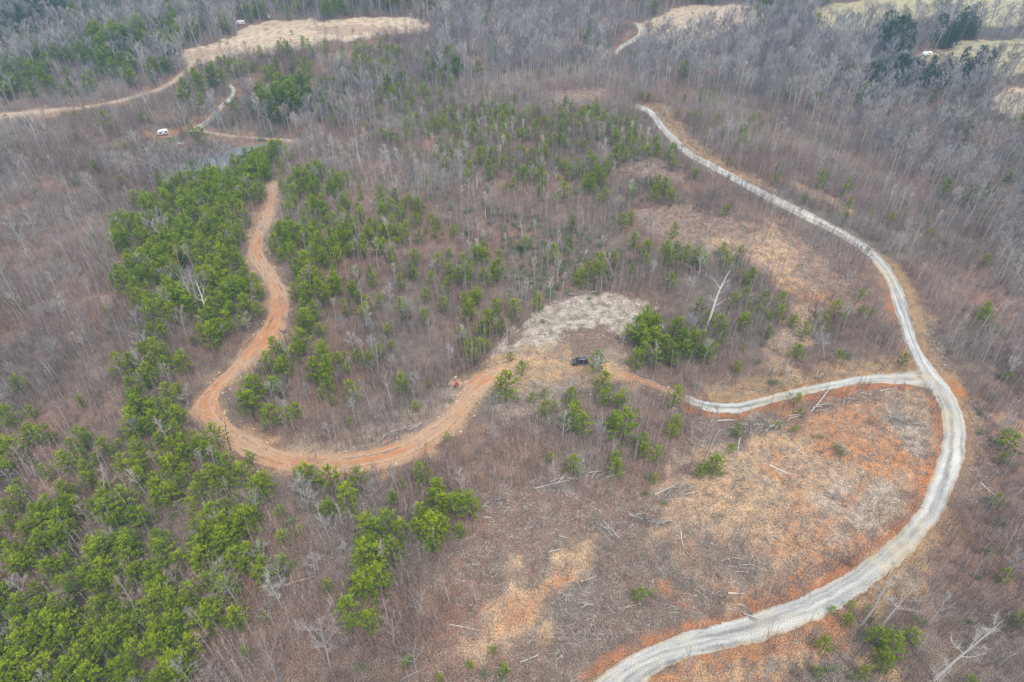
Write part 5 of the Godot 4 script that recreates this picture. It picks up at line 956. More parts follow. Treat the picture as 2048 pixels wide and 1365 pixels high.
func spread(called: String, meshes: Array, material: Material, places: Array, label: String):   # uncountable growth: one object
	var home := Node3D.new(); home.name = numbered(called); add_child(home, true)
	tag(home, label, "", "", "stuff")
	for k in meshes.size():
		var mine := []
		for q in places: if q[0] == k: mine.append(q)
		if mine.is_empty(): continue
		var mm := MultiMesh.new(); mm.transform_format = MultiMesh.TRANSFORM_3D; mm.use_colors = true
		mm.mesh = meshes[k]; mm.instance_count = mine.size()
		for n in mine.size():
			mm.set_instance_transform(n, mine[n][1]); mm.set_instance_color(n, mine[n][2])
		var o := MultiMeshInstance3D.new(); o.name = "growth"; o.multimesh = mm; o.material_override = material
		o.set_meta("kind", "stuff")
		home.add_child(o, true)

func posed(at: Vector3, size: float, tall := 1.0, lean := 0.05) -> Transform3D:
	var b := Basis(Vector3(rng.randf_range(-1, 1), 0, rng.randf_range(-1, 1)).normalized(), rng.randf_range(0, lean)) * Basis(Vector3.UP, rng.randf() * TAU)
	return Transform3D(b.scaled_local(Vector3(size, size * tall, size)), at)

func build_forest():
	var area := cells()
	# meshes
	var pines := []; var pine_whole := []
	for k in 7:
		var t := make_pine([0.95, 0.9, 0.85, 0.95, 0.7, 0.88, 0.6][k], [2.45, 2.1, 2.7, 1.9, 2.2, 2.5, 1.7][k])
		pines.append([done(t[0]), done(t[1])]); pine_whole.append(merged(t[0], t[1]))
	var cedars := []; var cedar_whole := []
	for k in 2:
		var t := make_cedar(); cedars.append([done(t[0]), done(t[1])]); cedar_whole.append(merged(t[0], t[1]))
	var bares := []; var bare_whole := []
	for k in 6:
		var t := make_bare([3.6, 4.4, 3.0, 4.0, 3.4, 4.8][k], [0.3, 0.34, 0.4, 0.36, 0.45, 0.3][k], Color(0.40, 0.385, 0.37), Color(0.345, 0.325, 0.315), 11)
		bares.append([done(t[0]), done(t[1])]); bare_whole.append(merged(t[0], t[1]))
	var poles := []; var pole_whole := []
	for k in 4:
		var t := make_bare([1.7, 2.1, 1.4, 1.9][k], [0.5, 0.42, 0.58, 0.46][k], Color(0.48, 0.45, 0.42), Color(0.41, 0.36, 0.33), 4, 0.1)
		poles.append([done(t[0]), done(t[1])]); pole_whole.append(merged(t[0], t[1]))
	var bushes := []; var bush_whole := []
	for k in 4:
		var t := make_shrub(); bushes.append([done(t[0]), done(t[1])]); bush_whole.append(merged(t[0], t[1]))
	# where each stands
	var all_pines := []; var all_bare := []; var all_bush := []; var brush := []
	for p in lone_pines: all_pines.append([p[0], p[1], p[2], int(p[3]), 0, true])
	for s in shrubs: all_bush.append([s[0], s[1], s[2], true])
	for a in area:
		var x: float = a[0]; var z: float = a[1]; var at: int = a[2]
		var n := patch.get_noise_2d(x * 2.2, z * 2.2)
		for k in count_of(grow.p[at] * 0.0625 * (2.35 if grow.p[at] > 3.5 else 2.0 if grow.p[at] > 1.9 else 1.6) * (clampf(1.0 + 1.0 * n, 0.55, 1.5) if grow.p[at] > 3.5 else clampf(1.0 + 1.5 * n, 0.25, 1.8))):
			var q := [x + rng.randf_range(-1.2, 1.2), z + rng.randf_range(-1.2, 1.2)]
			var kind := int(grow.kind[at]); var big: float = 1.35 if grow.far[at] > 0.5 else 1.0
			var tone := clampi(int(rng.randfn(1.75 if grow.size[at] > 0.9 else 1.0, 1.1)), 0, 4)
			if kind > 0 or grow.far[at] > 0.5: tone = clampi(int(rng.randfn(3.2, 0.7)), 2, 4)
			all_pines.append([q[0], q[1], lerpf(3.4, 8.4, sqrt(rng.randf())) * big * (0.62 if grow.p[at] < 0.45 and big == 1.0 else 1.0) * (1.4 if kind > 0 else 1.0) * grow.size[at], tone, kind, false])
		for k in count_of(grow.t[at] * 0.0625 * 1.45): all_bare.append([x + rng.randf_range(-1.2, 1.2), z + rng.randf_range(-1.2, 1.2), rng.randf_range(9.5, 16.0) if grow.t[at] > 1.05 else rng.randf_range(4.8, 9.0), 0])
		for k in count_of(grow.m[at] * 0.0625): all_bare.append([x + rng.randf_range(-1.2, 1.2), z + rng.randf_range(-1.2, 1.2), rng.randf_range(6.5, 11.0), 1])
		for k in count_of(grow.l[at] * 0.0625 * clampf(1.0 + 1.5 * n, 0.2, 2.0)): all_bush.append([x + rng.randf_range(-1.2, 1.2), z + rng.randf_range(-1.2, 1.2), rng.randf_range(1.8, 4.0), false])
		for k in count_of(grow.b[at] * 2.5 * clampf(1.0 + 1.7 * n, 0.15, 1.9)):
			var q := Vector2(x + rng.randf_range(-1.25, 1.25), z + rng.randf_range(-1.25, 1.25))
			if is_shut(q.x, q.y) or in_pond(q.x, q.y): continue
			var tone := patch.get_noise_2d(q.x * 1.3 + 700.0, q.y * 1.3) * 1.5 + rng.randf_range(-0.35, 0.35)
			var col := Color(0.95, 0.89, 0.87).lerp(Color(1.12, 1.1, 1.08), clampf(tone, 0, 1)).lerp(Color(0.95, 0.72, 0.64), clampf(-tone, 0, 1) * 0.8)
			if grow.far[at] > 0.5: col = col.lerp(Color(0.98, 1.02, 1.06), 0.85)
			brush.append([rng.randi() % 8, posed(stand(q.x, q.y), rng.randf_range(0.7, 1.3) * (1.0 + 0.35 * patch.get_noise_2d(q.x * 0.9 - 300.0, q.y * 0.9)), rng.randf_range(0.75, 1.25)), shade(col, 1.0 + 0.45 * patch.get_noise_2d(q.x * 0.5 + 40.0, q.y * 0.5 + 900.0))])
	# countable trees: the 300 of a kind that show largest, each an object of its own
	grow_kind("pine_tree", "pine", all_pines, pines, pine_whole, cedars, cedar_whole)
	var bare_places := []
	var list := ranked(all_bare, 1.0)
	for k in list.size():
		var t: Array = list[k][1]
		var v := rng.randi() % (4 if t[3] == 1 else 6)
		var at := stand(t[0], t[1])
		if k < 260:
			var o := thing("bare_tree", at, rng.randf() * TAU)
			var s: float = t[2] / 12.0; o.scale = Vector3(s, s, s)
			var set: Array = poles[v] if t[3] == 1 else bares[v]
			part("trunk", set[0], looks.bark, o)
			var tw := rng.randi() % 3
			part("crown", set[1], looks.twig[tw], o)
			var form := "slim leafless" if t[3] == 1 else "spreading leafless"
			tag(o, unique("%s %s tree %s" % [["dusky", "grey", "reddish"][tw], form, where_is(t[0], t[1])]), "tree", "leafless trees on the hillside")
		else:
			bare_places.append([v if t[3] == 0 else 6 + v, posed(at, t[2] / 12.0), Color(1.2, 1.2, 1.2).lerp(Color(0.42, 0.42, 0.45), rng.randf())])
	spread("bare_wood", bare_whole + pole_whole, looks.bark, bare_places, "grey leafless woods filling the valleys and far slopes")
	var bush_places := []
	list = ranked(all_bush, 1.0)
	for k in list.size():
		var t: Array = list[k][1]
		var v := rng.randi() % 4
		var at := stand(t[0], t[1])
		if k < 140:
			var o := thing("evergreen_shrub", at, rng.randf() * TAU)
			var s: float = t[2] / 2.4; o.scale = Vector3(s, s * rng.randf_range(0.8, 1.1), s)
			part("stems", bushes[v][0], looks.bark, o); part("leaves", bushes[v][1], looks.leaf, o)
			tag(o, unique("%s evergreen shrub %s" % ["broad" if t[2] > 3.2 else "small" if t[2] < 2.3 else "rounded", where_is(t[0], t[1])]), "shrub", "evergreen shrubs in the hollows")
		else:
			bush_places.append([v, posed(at, t[2] / 2.4), Color(1, 1, 1).lerp(Color(0.8, 0.9, 1.0), rng.randf())])
	spread("evergreen_undergrowth", bush_whole, looks.leaf, bush_places, "dull green evergreen undergrowth scattered below the bare trees")
	var thickets := []
	for k in 8: thickets.append(make_thicket([6, 6, 5, 8, 6, 5, 9, 4][k], [4.0, 5.2, 6.2, 3.4, 4.8, 5.6, 2.6, 6.6][k]))
	spread("sapling_thicket", thickets, looks.bark, brush, "purplish brown leafless sapling thicket covering the cutover slopes")
	print("pines ", all_pines.size(), " bare ", all_bare.size(), " bush ", all_bush.size(), " brush ", brush.size())

func ranked(list: Array, _w: float) -> Array:
	var out := []; var spots_used := {}
	for t in list:
		var traced: bool = t[t.size() - 1] is bool and t[t.size() - 1]
		if (is_shut(t[0], t[1]) and not traced) or in_pond(t[0], t[1]): continue
		var cell := Vector2i(int(t[0] / 1.5), int(t[1] / 1.5))
		if spots_used.has(cell): continue
		spots_used[cell] = true
		var s := on_screen(Vector3(t[0], ground_height(t[0], t[1]) + t[2] * 0.5, t[1]))
		var inside := s.x > 4 and s.x < 1020 and s.y > 4 and s.y < 678
		out.append([t[2] / s.z + (10.0 if inside else 0.0) + (5.0 if t[t.size() - 1] is bool and t[t.size() - 1] and inside else 0.0), t])
	out.sort_custom(func(a, b): return a[0] > b[0])
	return out

func grow_kind(called: String, category: String, all: Array, sets: Array, whole: Array, other: Array, other_whole: Array):
	var rest := []
	var list := ranked(all, 1.0)
	for k in list.size():
		var t: Array = list[k][1]
		var conifer: bool = t[4] == 1
		var v := rng.randi() % (2 if conifer else 7)
		var at := stand(t[0], t[1])
		var s: float = t[2] / 7.0
		var wide := rng.randf_range(0.92, 1.12) * clampf(1.15 - 0.12 * (s - 0.7), 0.85, 1.15)
		if k < 300:
			var o := thing(called, at, rng.randf() * TAU)
			o.scale = Vector3(s * wide, s, s * wide); o.rotation.x = rng.randf_range(-0.05, 0.05)
			var set: Array = other[v] if conifer else sets[v]
			part("trunk", set[0], looks.bark, o); part("crown", set[1], looks.tint[t[3]], o)
			var size := "tall" if t[2] > 7.4 else "short" if t[2] < 4.2 else "full"
			tag(o, unique("%s %s pine %s" % [size, ["yellow-green", "bright green", "green", "blue-green", "dark green"][t[3]], where_is(t[0], t[1])]), category, "young pines on the cutover hills")
		else:
			rest.append([v + (7 if conifer else 0), posed(at, s), looks.tint[t[3]].albedo_color.srgb_to_linear()])
	spread("pine_wood", whole + other_whole, looks.leaf, rest, "lesser young pines scattered through the brush and the dense stands")

func build_ground_cover():
	var grass := []; var sticks := []
	for a in cells():
		var g: float = grow.g[a[2]]
		if g < 0.08: continue
		var s := on_screen(stand(a[0], a[1]))
		var near := clampf(1.6 - s.z / 320.0, 0.25, 1.25)
		for k in count_of(g * 9.0 * near):
			var x: float = a[0] + rng.randf_range(-1.3, 1.3); var z: float = a[1] + rng.randf_range(-1.3, 1.3)
			if is_shut(x, z) or in_pond(x, z): continue
			var c := shade(soil_at(x, z), rng.randf_range(0.6, 2.1)).lerp(Color(0.36, 0.30, 0.24), rng.randf_range(0, 0.4))
			c.a = 1.0
			grass.append([rng.randi() % 3, posed(stand(x, z), rng.randf_range(0.6, 1.7), rng.randf_range(0.5, 1.1), 0.2), c])
		for k in count_of((g * 9.0 if g > 0.3 else g * 30.0 if g > 0.2 else 0.0) * near):
			var x: float = a[0] + rng.randf_range(-1.3, 1.3); var z: float = a[1] + rng.randf_range(-1.3, 1.3)
			if is_shut(x, z) or in_pond(x, z): continue
			sticks.append([rng.randi() % 4, posed(stand(x, z), rng.randf_range(0.6, 1.6), 1.0, 0.2), Color(0.66, 0.60, 0.52).lerp(Color(0.22, 0.175, 0.15), rng.randf())])
	var stump := Bag.new()
	stump.tube([Vector3(0, -0.2, 0), Vector3(0, 0.08, 0), Vector3(0, 0.4, 0)], [0.36, 0.26, 0.23], 9, Color(0.2, 0.17, 0.15))
	var face := Bag.new(); face.tube([Vector3(0, 0.36, 0), Vector3(0, 0.412, 0)], [0.2, 0.2], 9, Color(0.36, 0.29, 0.21), true)
	var stump_mesh := done(stump); var face_mesh := done(face); var n_stumps := 0
	for a in cells():
		if n_stumps >= 24 or grow.g[a[2]] < 0.55 or rng.randf() > 0.03 or is_shut(a[0], a[1]): continue
		n_stumps += 1
		var o := thing("tree_stump", stand(a[0], a[1]), rng.randf() * TAU); var k := rng.randf_range(0.6, 1.1); o.scale = Vector3(k, k * rng.randf_range(0.6, 1.3), k)
		part("bark", stump_mesh, looks.bark, o); part("cut_face", face_mesh, looks.bark, o)
		tag(o, unique("%s sawn stump %s" % ["broad" if k > 0.9 else "small", where_is(a[0], a[1])]), "stump", "stumps left in the clearings")
	spread("dead_grass", [make_grass_tuft(), make_grass_tuft(), make_grass_tuft()], looks.bark, grass, "dead straw and rust coloured grass over the clearings")
	spread("fallen_twigs", [make_litter_stick(), make_litter_stick(), make_litter_stick(), make_litter_stick()], looks.bark, sticks, "pale twigs and slash strewn over the cleared ground")
	var stones := []
	for r in roads:
		if r.look != "clay": continue
		var track_long := 0.0
		for m in r.near.size() - 1: track_long += r.near[m].distance_to(r.near[m + 1])
		for k in int(track_long * 1.3):
			var m: int = rng.randi() % (r.near.size() - 1)
			var side: Array = r.near if rng.randf() < 0.6 else r.far
			var q: Vector2 = side[m].lerp(side[m + 1], rng.randf()) + Vector2(rng.randf_range(-1.4, 1.4), rng.randf_range(-1.4, 1.4))
			stones.append([rng.randi() % 2, posed(stand(q.x, q.y), rng.randf_range(0.08, 0.3), rng.randf_range(0.5, 0.9)), Color(0.5, 0.42, 0.34).lerp(Color(0.35, 0.2, 0.12), rng.randf())])
	var verge := []
	for r in roads:
		var long := 0.0
		for m in r.near.size() - 1: long += r.near[m].distance_to(r.near[m + 1])
		for k in int(long * 2.6):
			var m: int = rng.randi() % (r.near.size() - 1)
			var first: bool = rng.randf() < 0.5
			var f := rng.randf()
			var a: Vector2 = r.near[m].lerp(r.near[m + 1], f); var b: Vector2 = r.far[m].lerp(r.far[m + 1], f)
			var at: Vector2 = (a if first else b) + (a - b).normalized() * (1.0 if first else -1.0) * rng.randfn(0.45, 0.55)
			var c := Color(0.50, 0.37, 0.21).lerp(Color(0.30, 0.20, 0.14), rng.randf())
			verge.append([rng.randi() % 3, posed(stand(at.x, at.y), rng.randf_range(0.6, 1.8), rng.randf_range(0.5, 1.2), 0.2), shade(c, rng.randf_range(0.7, 1.3))])
	spread("verge_grass", [make_grass_tuft(), make_grass_tuft(), make_grass_tuft()], looks.bark, verge, "straw and brown grass fringing the gravel roads and clay tracks")
	spread("loose_stones", [make_stone(), make_stone()], looks.bark, stones, "pale loose stones along the shoulders of the clay track")
	print("grass ", grass.size(), " sticks ", sticks.size())

func make_stone() -> ArrayMesh:
	var b := Bag.new(); var ring := []
	for k in 6: ring.append(Vector3(cos(k * TAU / 6) * rng.randf_range(0.8, 1.1), rng.randf_range(0.1, 0.4), sin(k * TAU / 6) * rng.randf_range(0.8, 1.1)))
	for k in 6:
		b.tri(ring[k], ring[(k + 1) % 6], Vector3(0.1, 0.9, 0), Color(1, 1, 1)); b.tri(ring[(k + 1) % 6], ring[k], Vector3(0, -0.4, 0), Color(1, 1, 1))
	return done(b)

# ---------------------------------------------------------------- roads and water
func smooth_line(pts: Array, step: float) -> Array:
	var curve := Curve2D.new()
	for k in pts.size():
		var a: Vector2 = pts[maxi(k - 1, 0)]; var b: Vector2 = pts[mini(k + 1, pts.size() - 1)]
		var d := (b - a) / 6.0
		curve.add_point(pts[k], -d, d)
	var out := []; var n := 0
	var total := curve.get_baked_length(); n = maxi(4, int(total / step))
	for k in n + 1: out.append(curve.sample_baked(total * k / n, true))
	return out

func build_roads():
	for r in roads:
		var mid := []
		for k in r.near.size(): mid.append((r.near[k] + r.far[k]) / 2.0)
		var steps := maxi(8, int(smooth_line(mid, 1.0).size() / 0.55))
		# matched samples on both edges
		var a := even(r.near, steps); var b := even(r.far, steps)
		var across := 14
		var v := PackedVector3Array(); var n := PackedVector3Array(); var c := PackedColorArray(); var index := PackedInt32Array()
		for k in steps + 1:
			var p: Vector2 = a[k]; var q: Vector2 = b[k]
			var w := p.distance_to(q); var side := (q - p).normalized()
			p -= side * ((0.1 if r.look != "clay" else -0.3) + 0.45 * fine.get_noise_2d(p.x * 1.1, p.y * 1.1) + 0.25 * fine.get_noise_2d(p.x * 6.0, p.y * 6.0)); q += side * ((0.1 if r.look != "clay" else -0.3) + 0.45 * fine.get_noise_2d(q.x * 1.1, q.y * 1.1) + 0.25 * fine.get_noise_2d(q.x * 6.0, q.y * 6.0))
			for s in across + 1:
				var f := float(s) / across
				var e := p.lerp(q, f)
				var edge := minf(f, 1.0 - f) * w
				var y: float = r.rise * clampf(edge / 0.5, -0.2, 1.0) - (0.06 if s == 0 or s == across else 0.0)
				var track := exp(-pow((absf(f - 0.5) - 0.2) / 0.07, 2.0))
				y -= (0.05 if r.look == "gravel" else 0.11) * track - 0.05 * fine.get_noise_2d(e.x * 3.0, e.y * 3.0)
				v.append(Vector3(e.x, ground_height(e.x, e.y) + y, e.y)); n.append(Vector3.UP)
				var m := fine.get_noise_2d(e.x * 1.4, e.y * 1.4); var g := patch.get_noise_2d(e.x * 1.5, e.y * 1.5)
				var col: Color
				var streak := fine.get_noise_2d(f * w * 4.0 + 900.0, k * 0.06)
				if r.look == "gravel":
					col = shade(Color(0.385, 0.38, 0.365), 1.0 + 0.9 * streak).lerp(Color(0.53, 0.52, 0.50), track * 0.55)
					col = col.lerp(Color(0.47, 0.38, 0.25), clampf(0.2 * (1.0 - track) + 0.9 * g + 0.5 * m + (0.3 if edge < 0.7 else 0.0) - 0.15, 0, 0.7))
				elif r.look == "clay":
					col = Color(0.42, 0.28, 0.18).lerp(Color(0.55, 0.41, 0.28), track * 0.8).lerp(Color(0.48, 0.205, 0.09), clampf(g * 1.6 + streak * 1.6 + (0.42 if e.y > -166.0 else 0.06), 0, 0.8))
					col = col.lerp(Color(0.36, 0.26, 0.19), clampf((0.5 if edge < 0.9 else 0.0) + m * 0.9, 0, 0.7))
				else:
					col = Color(0.45, 0.36, 0.26).lerp(Color(0.56, 0.48, 0.38), track).lerp(Color(0.36, 0.25, 0.18), clampf(0.3 + m, 0, 0.6) * (1.0 - track))
				var home := soil_at(e.x, e.y)
				col = col.lerp(home, clampf(1.0 - edge / 0.45, 0, 1) * (0.5 if r.look == "gravel" else 0.9))
				col = col.lerp(home, clampf(1.0 - minf(k, steps - k) * 0.55 / 7.0, 0, 1))
				col = shade(col, 1.0 + 0.18 * m); c.append(col)
		var row := across + 1
		for k in steps:
			for s in across:
				var o := k * row + s
				index.append_array([o, o + 1, o + row, o + 1, o + row + 1, o + row])
		var st := SurfaceTool.new()
		st.create_from(surface(v, n, c, index), 0); st.generate_normals()
		var road := part(numbered(r.name), st.commit(), looks.gravel, self)
		tag(road, r.label, "", "", "structure")

func even(pts: Array, steps: int) -> Array:     # Catmull-Rom, the same parameter on both edges
	var out := []
	for k in steps + 1:
		var t := float(k) / steps * (pts.size() - 1); var i := mini(int(t), pts.size() - 2); var f := t - i
		var p0: Vector2 = pts[maxi(i - 1, 0)]; var p1: Vector2 = pts[i]; var p2: Vector2 = pts[i + 1]; var p3: Vector2 = pts[mini(i + 2, pts.size() - 1)]
		out.append(p1.cubic_interpolate(p2, p0, p3, f))
	return out

func build_pond():
	var b := Bag.new(); var c := cos(POND[4]); var s := sin(POND[4])
	var mid := Vector3(POND[0], POND[5], POND[1])
	for k in 64:
		var e := []
		for m in [k, k + 1]:
			var u: float = cos(TAU * m / 64) * POND[2] * 1.1; var w: float = sin(TAU * m / 64) * POND[3] * 1.1
			e.append(mid + Vector3(u * c - w * s, 0, u * s + w * c))
		b.tri(mid, e[0], e[1], Color(1, 1, 1))
	for k in b.n.size(): b.n[k] = Vector3.UP
	var w := part("pond_water", done(b), looks.water, self)
	tag(w, "still dark pond reflecting the pale sky below the pine knoll", "", "", "structure")

# ---------------------------------------------------------------- dead trees, logs, slash
func build_dead_wood():
	for d in dead_trees:
		var wood := Bag.new(); var crown := Bag.new()
		var tall: float = Vector2(d.tilt, d.tall).length()
		var kind0: String = d.kind
		var pale := (Color(0.50, 0.475, 0.44) if kind0 != "tall" else Color(0.60, 0.57, 0.53)).lerp(Color(0.36, 0.33, 0.31), rng.randf()) if kind0 != "forked" else Color(0.72, 0.69, 0.64)
		var kind: String = d.kind
		if kind == "pole" and d.label.contains("dark"): pale = Color(0.12, 0.09, 0.08)
		var thick := clampf(tall * (0.019 if kind0 == "forked" else 0.0105), 0.06, 0.36)
		var stems := 2 if kind == "twin" else 1
		for s in stems:
			var away := Vector3((s * 2 - 1) * tall * 0.05, 0, 0) if stems == 2 else Vector3.ZERO
			var spine := [Vector3(0, -0.3, 0), Vector3(rng.randf_range(-0.02, 0.02) * tall, tall * 0.35, 0) + away * 0.5, Vector3(rng.randf_range(-0.03, 0.03) * tall, tall * 0.62, 0) + away, Vector3(rng.randf_range(-0.03, 0.03) * tall, tall, 0) + away * 2.0]
			wood.tube(spine, [thick, thick * 0.8, thick * 0.55, thick * 0.14], 6, pale)
			var count: int = {"forked": 7, "twin": 7, "spread": 9, "stub": 8, "pole": 4, "tall": 8}[kind]
			var low: float = {"forked": 0.42, "twin": 0.4, "spread": 0.25, "stub": 0.35, "pole": 0.6, "tall": 0.4}[kind]
			for k in count:
				var f := lerpf(low, 0.92, (k + rng.randf() * 0.7) / count)
				var from := along(spine, f)
				var reach: float = {"forked": 0.34, "twin": 0.28, "spread": 0.4, "stub": 0.1, "pole": 0.12, "tall": 0.26}[kind] * tall * lerpf(1.0, 0.5, f) * rng.randf_range(0.7, 1.2)
				var limb := bough(wood, from, spin(k * 2.4 + rng.randf(), rng.randf_range(0.55, 0.95) if kind != "stub" else rng.randf_range(0, 0.5)), reach, thick * 0.4 * (1.2 - f), 4, pale, 0.12)
				var twigs: int = {"forked": 5, "twin": 7, "spread": 44, "stub": 0, "pole": 6, "tall": 26}[kind]
				for t in twigs:
					var q := along(limb, rng.randf_range(0.3, 1.0))
					crown.twig(q, q + spin(rng.randf() * TAU, rng.randf_range(0.0, 1.3)) * reach * rng.randf_range(0.2, 0.5), 0.022, shade(pale, rng.randf_range(0.6, 1.0)))
			if kind == "spread":
				for t in 50:
					var q := along(spine, rng.randf_range(0.5, 1.0))
					crown.twig(q, q + spin(rng.randf() * TAU, rng.randf_range(0.1, 1.3)) * tall * rng.randf_range(0.06, 0.16), 0.02, shade(pale, rng.randf_range(0.6, 0.9)))
			if kind == "twin" and s == 0:
				for t in 40:
					var q: Vector3 = spine[3] + Vector3(rng.randf_range(-1, 1), rng.randf_range(-0.8, 0.8), rng.randf_range(-1, 1)) * 1.1
					tuft(crown, q, Vector3.UP, 0.3, 5, Color(0.28, 0.12, 0.07))
		var o := thing("dead_tree" if kind != "spread" and kind != "tall" else "pale_tree", stand(d.x, d.z))
		o.rotation.z = -atan2(d.tilt, d.tall)
		part("trunk", done(wood), looks.bark, o)
		if crown.v.size(): part("crown", done(crown), looks.bark, o)
		tag(o, d.label, "tree", "pale dead and bare trees")
	var log_tones := [Color(0.52, 0.48, 0.43), Color(0.33, 0.30, 0.275), Color(0.30, 0.21, 0.15)]
	for l in logs:
		var b := Bag.new()
		var p := stand(l.a.x, l.a.y); var q := stand(l.b.x, l.b.y)
		var lift: float = 1.3 if l.label.contains("propped") or l.label.contains("leaning") else 0.35 if l.label.contains("pole") and l.label.contains("heap") else 0.0
		var r: float = l.r * 0.62 + 0.015; var m := p.lerp(q, 0.5)
		var up := Vector3(0, r * 0.8, 0)
		var bow := Vector3(rng.randf_range(-1, 1), 0, rng.randf_range(-1, 1)) * p.distance_to(q) * 0.02
		var col := shade(log_tones[l.tone], rng.randf_range(0.85, 1.12))
		m.y = maxf(m.y, ground_height(m.x, m.z))
		b.tube([p - m + up, (q - p) * -0.2 + bow + up + Vector3(0, lift * 0.3, 0), (q - p) * 0.15 + bow + up + Vector3(0, lift * 0.7, 0), q - m + up + Vector3(0, lift, 0)], [r, r * 0.9, r * 0.75, r * 0.5], 7, col, true)
		for k in 2:
			var at := (q - p) * rng.randf_range(-0.1, 0.35) + up + Vector3(0, lift * 0.5, 0)
			b.twig(at, at + spin(rng.randf() * TAU, rng.randf_range(0.1, 0.7)) * rng.randf_range(0.4, 1.0), r * 0.35, col)
		var o := part(numbered("fallen_log"), done(b), looks.bark, self)
		o.position = m; tag(o, l.label, "log", "logs lying about the clearings")
	for h in heaps:
		var p := stand(h.a.x, h.a.y); var q := stand(h.b.x, h.b.y); var m := p.lerp(q, 0.5); m.y = ground_height(m.x, m.z)
		var o := thing("brush_pile", m)
		var dir := (q - p).normalized(); var side := dir.cross(Vector3.UP).normalized()
		var long := p.distance_to(q); var dome: bool = h.label.contains("domed")
		var b := Bag.new()
		for k in int(60 + long * 26):
			var f := rng.randf_range(-0.5, 0.5); var g := rng.randf_range(-0.5, 0.5)
			var at: Vector3 = dir * long * f + side * h.w * g
			at.y = ground_height(m.x + at.x, m.z + at.z) - m.y + h.h * rng.randf_range(0, 1) * maxf(0.0, 1.0 - 3.2 * g * g) * (1.0 - 2.0 * f * f) * 0.8
			var d := (dir * rng.randf_range(-1, 1) + side * rng.randf_range(-0.7, 0.7) + Vector3(0, rng.randf_range(-0.15, 0.35) if not dome else rng.randf_range(0.5, 1.3), 0)).normalized() * rng.randf_range(0.5, 1.9)
			var col := shade(Color(0.33, 0.29, 0.26).lerp(Color(0.16, 0.12, 0.1), rng.randf()), rng.randf_range(0.8, 1.25))
			b.twig(at - d * 0.4, at + d * 0.6, rng.randf_range(0.02, 0.05), col)
		var tw := part("twigs", done(b), looks.bark, o); tw.set_meta("kind", "stuff")
		for k in int(clampf(long * 0.7, 4, 14)):
			var s := Bag.new(); var f := rng.randf_range(-0.45, 0.45)
			var at: Vector3 = dir * long * f + side * h.w * rng.randf_range(-0.35, 0.35)
			at.y = ground_height(m.x + at.x, m.z + at.z) - m.y + h.h * rng.randf_range(0.3, 0.95)
			var d := (dir * rng.randf_range(0.5, 1.0) + side * rng.randf_range(-0.7, 0.7) + Vector3(0, rng.randf_range(-0.1, 0.25), 0)).normalized() * rng.randf_range(1.2, 3.2)
			s.tube([-d * 0.5, Vector3(0, 0.08, 0), d * 0.5], [0.09, 0.075, 0.03], 5, Color(0.48, 0.44, 0.4).lerp(Color(0.26, 0.22, 0.2), rng.randf()), true)
			part("branch", done(s), looks.bark, o).position = at
		tag(o, h.label, "brush pile", "heaps of logging slash")

# ---------------------------------------------------------------- vehicles and small built things
func hull(profile: Array, half: float, top_half := -1.0, y0 := 0.0, y1 := 1.0) -> ArrayMesh:   # a side profile drawn out across, narrowing upwards, its rim chamfered
	var st := SurfaceTool.new(); st.begin(Mesh.PRIMITIVE_TRIANGLES); st.set_smooth_group(-1)
	var mid := Vector2.ZERO
	for p in profile: mid += p / profile.size()
	var wide := func(p: Vector2) -> float: return half if top_half < 0 else lerpf(half, top_half, clampf((p.y - y0) / (y1 - y0), 0, 1))
	var inner := []
	for p in profile: inner.append(p + (mid - p).normalized() * 0.07)
	for s in [-1, 1]:
		var tris := Geometry2D.triangulate_polygon(PackedVector2Array(inner))
		for k in tris: st.add_vertex(Vector3(inner[k].x, inner[k].y, s * wide.call(inner[k])))
		for k in profile.size():
			var m := (k + 1) % profile.size()
			var a := Vector3(inner[k].x, inner[k].y, s * wide.call(inner[k])); var b := Vector3(inner[m].x, inner[m].y, s * wide.call(inner[m]))
			var c := Vector3(profile[m].x, profile[m].y, s * (wide.call(profile[m]) - 0.06)); var d := Vector3(profile[k].x, profile[k].y, s * (wide.call(profile[k]) - 0.06))
			for q in [a, b, c, a, c, d]: st.add_vertex(q)
	for k in profile.size():
		var m := (k + 1) % profile.size()
		var w1: float = wide.call(profile[k]) - 0.06; var w2: float = wide.call(profile[m]) - 0.06
		var a := Vector3(profile[k].x, profile[k].y, -w1); var b := Vector3(profile[m].x, profile[m].y, -w2); var c := Vector3(profile[m].x, profile[m].y, w2); var d := Vector3(profile[k].x, profile[k].y, w1)
		for q in [a, b, c, a, c, d]: st.add_vertex(q)
	st.generate_normals()
	return st.commit()

func block_mesh(size: Vector3) -> ArrayMesh:
	var h := size / 2.0; var r := minf(0.05, minf(h.x, minf(h.y, h.z)) * 0.4)
	return hull([Vector2(-h.x, -h.y + r), Vector2(-h.x + r, -h.y), Vector2(h.x - r, -h.y), Vector2(h.x, -h.y + r), Vector2(h.x, h.y - r), Vector2(h.x - r, h.y), Vector2(-h.x + r, h.y), Vector2(-h.x, h.y - r)], h.z)

func put(called: String, mesh: Mesh, material: Material, under: Node, at: Vector3, turn := Vector3.ZERO) -> MeshInstance3D:
	var o := part(called, mesh, material, under); o.position = at; o.rotation = turn
	return o

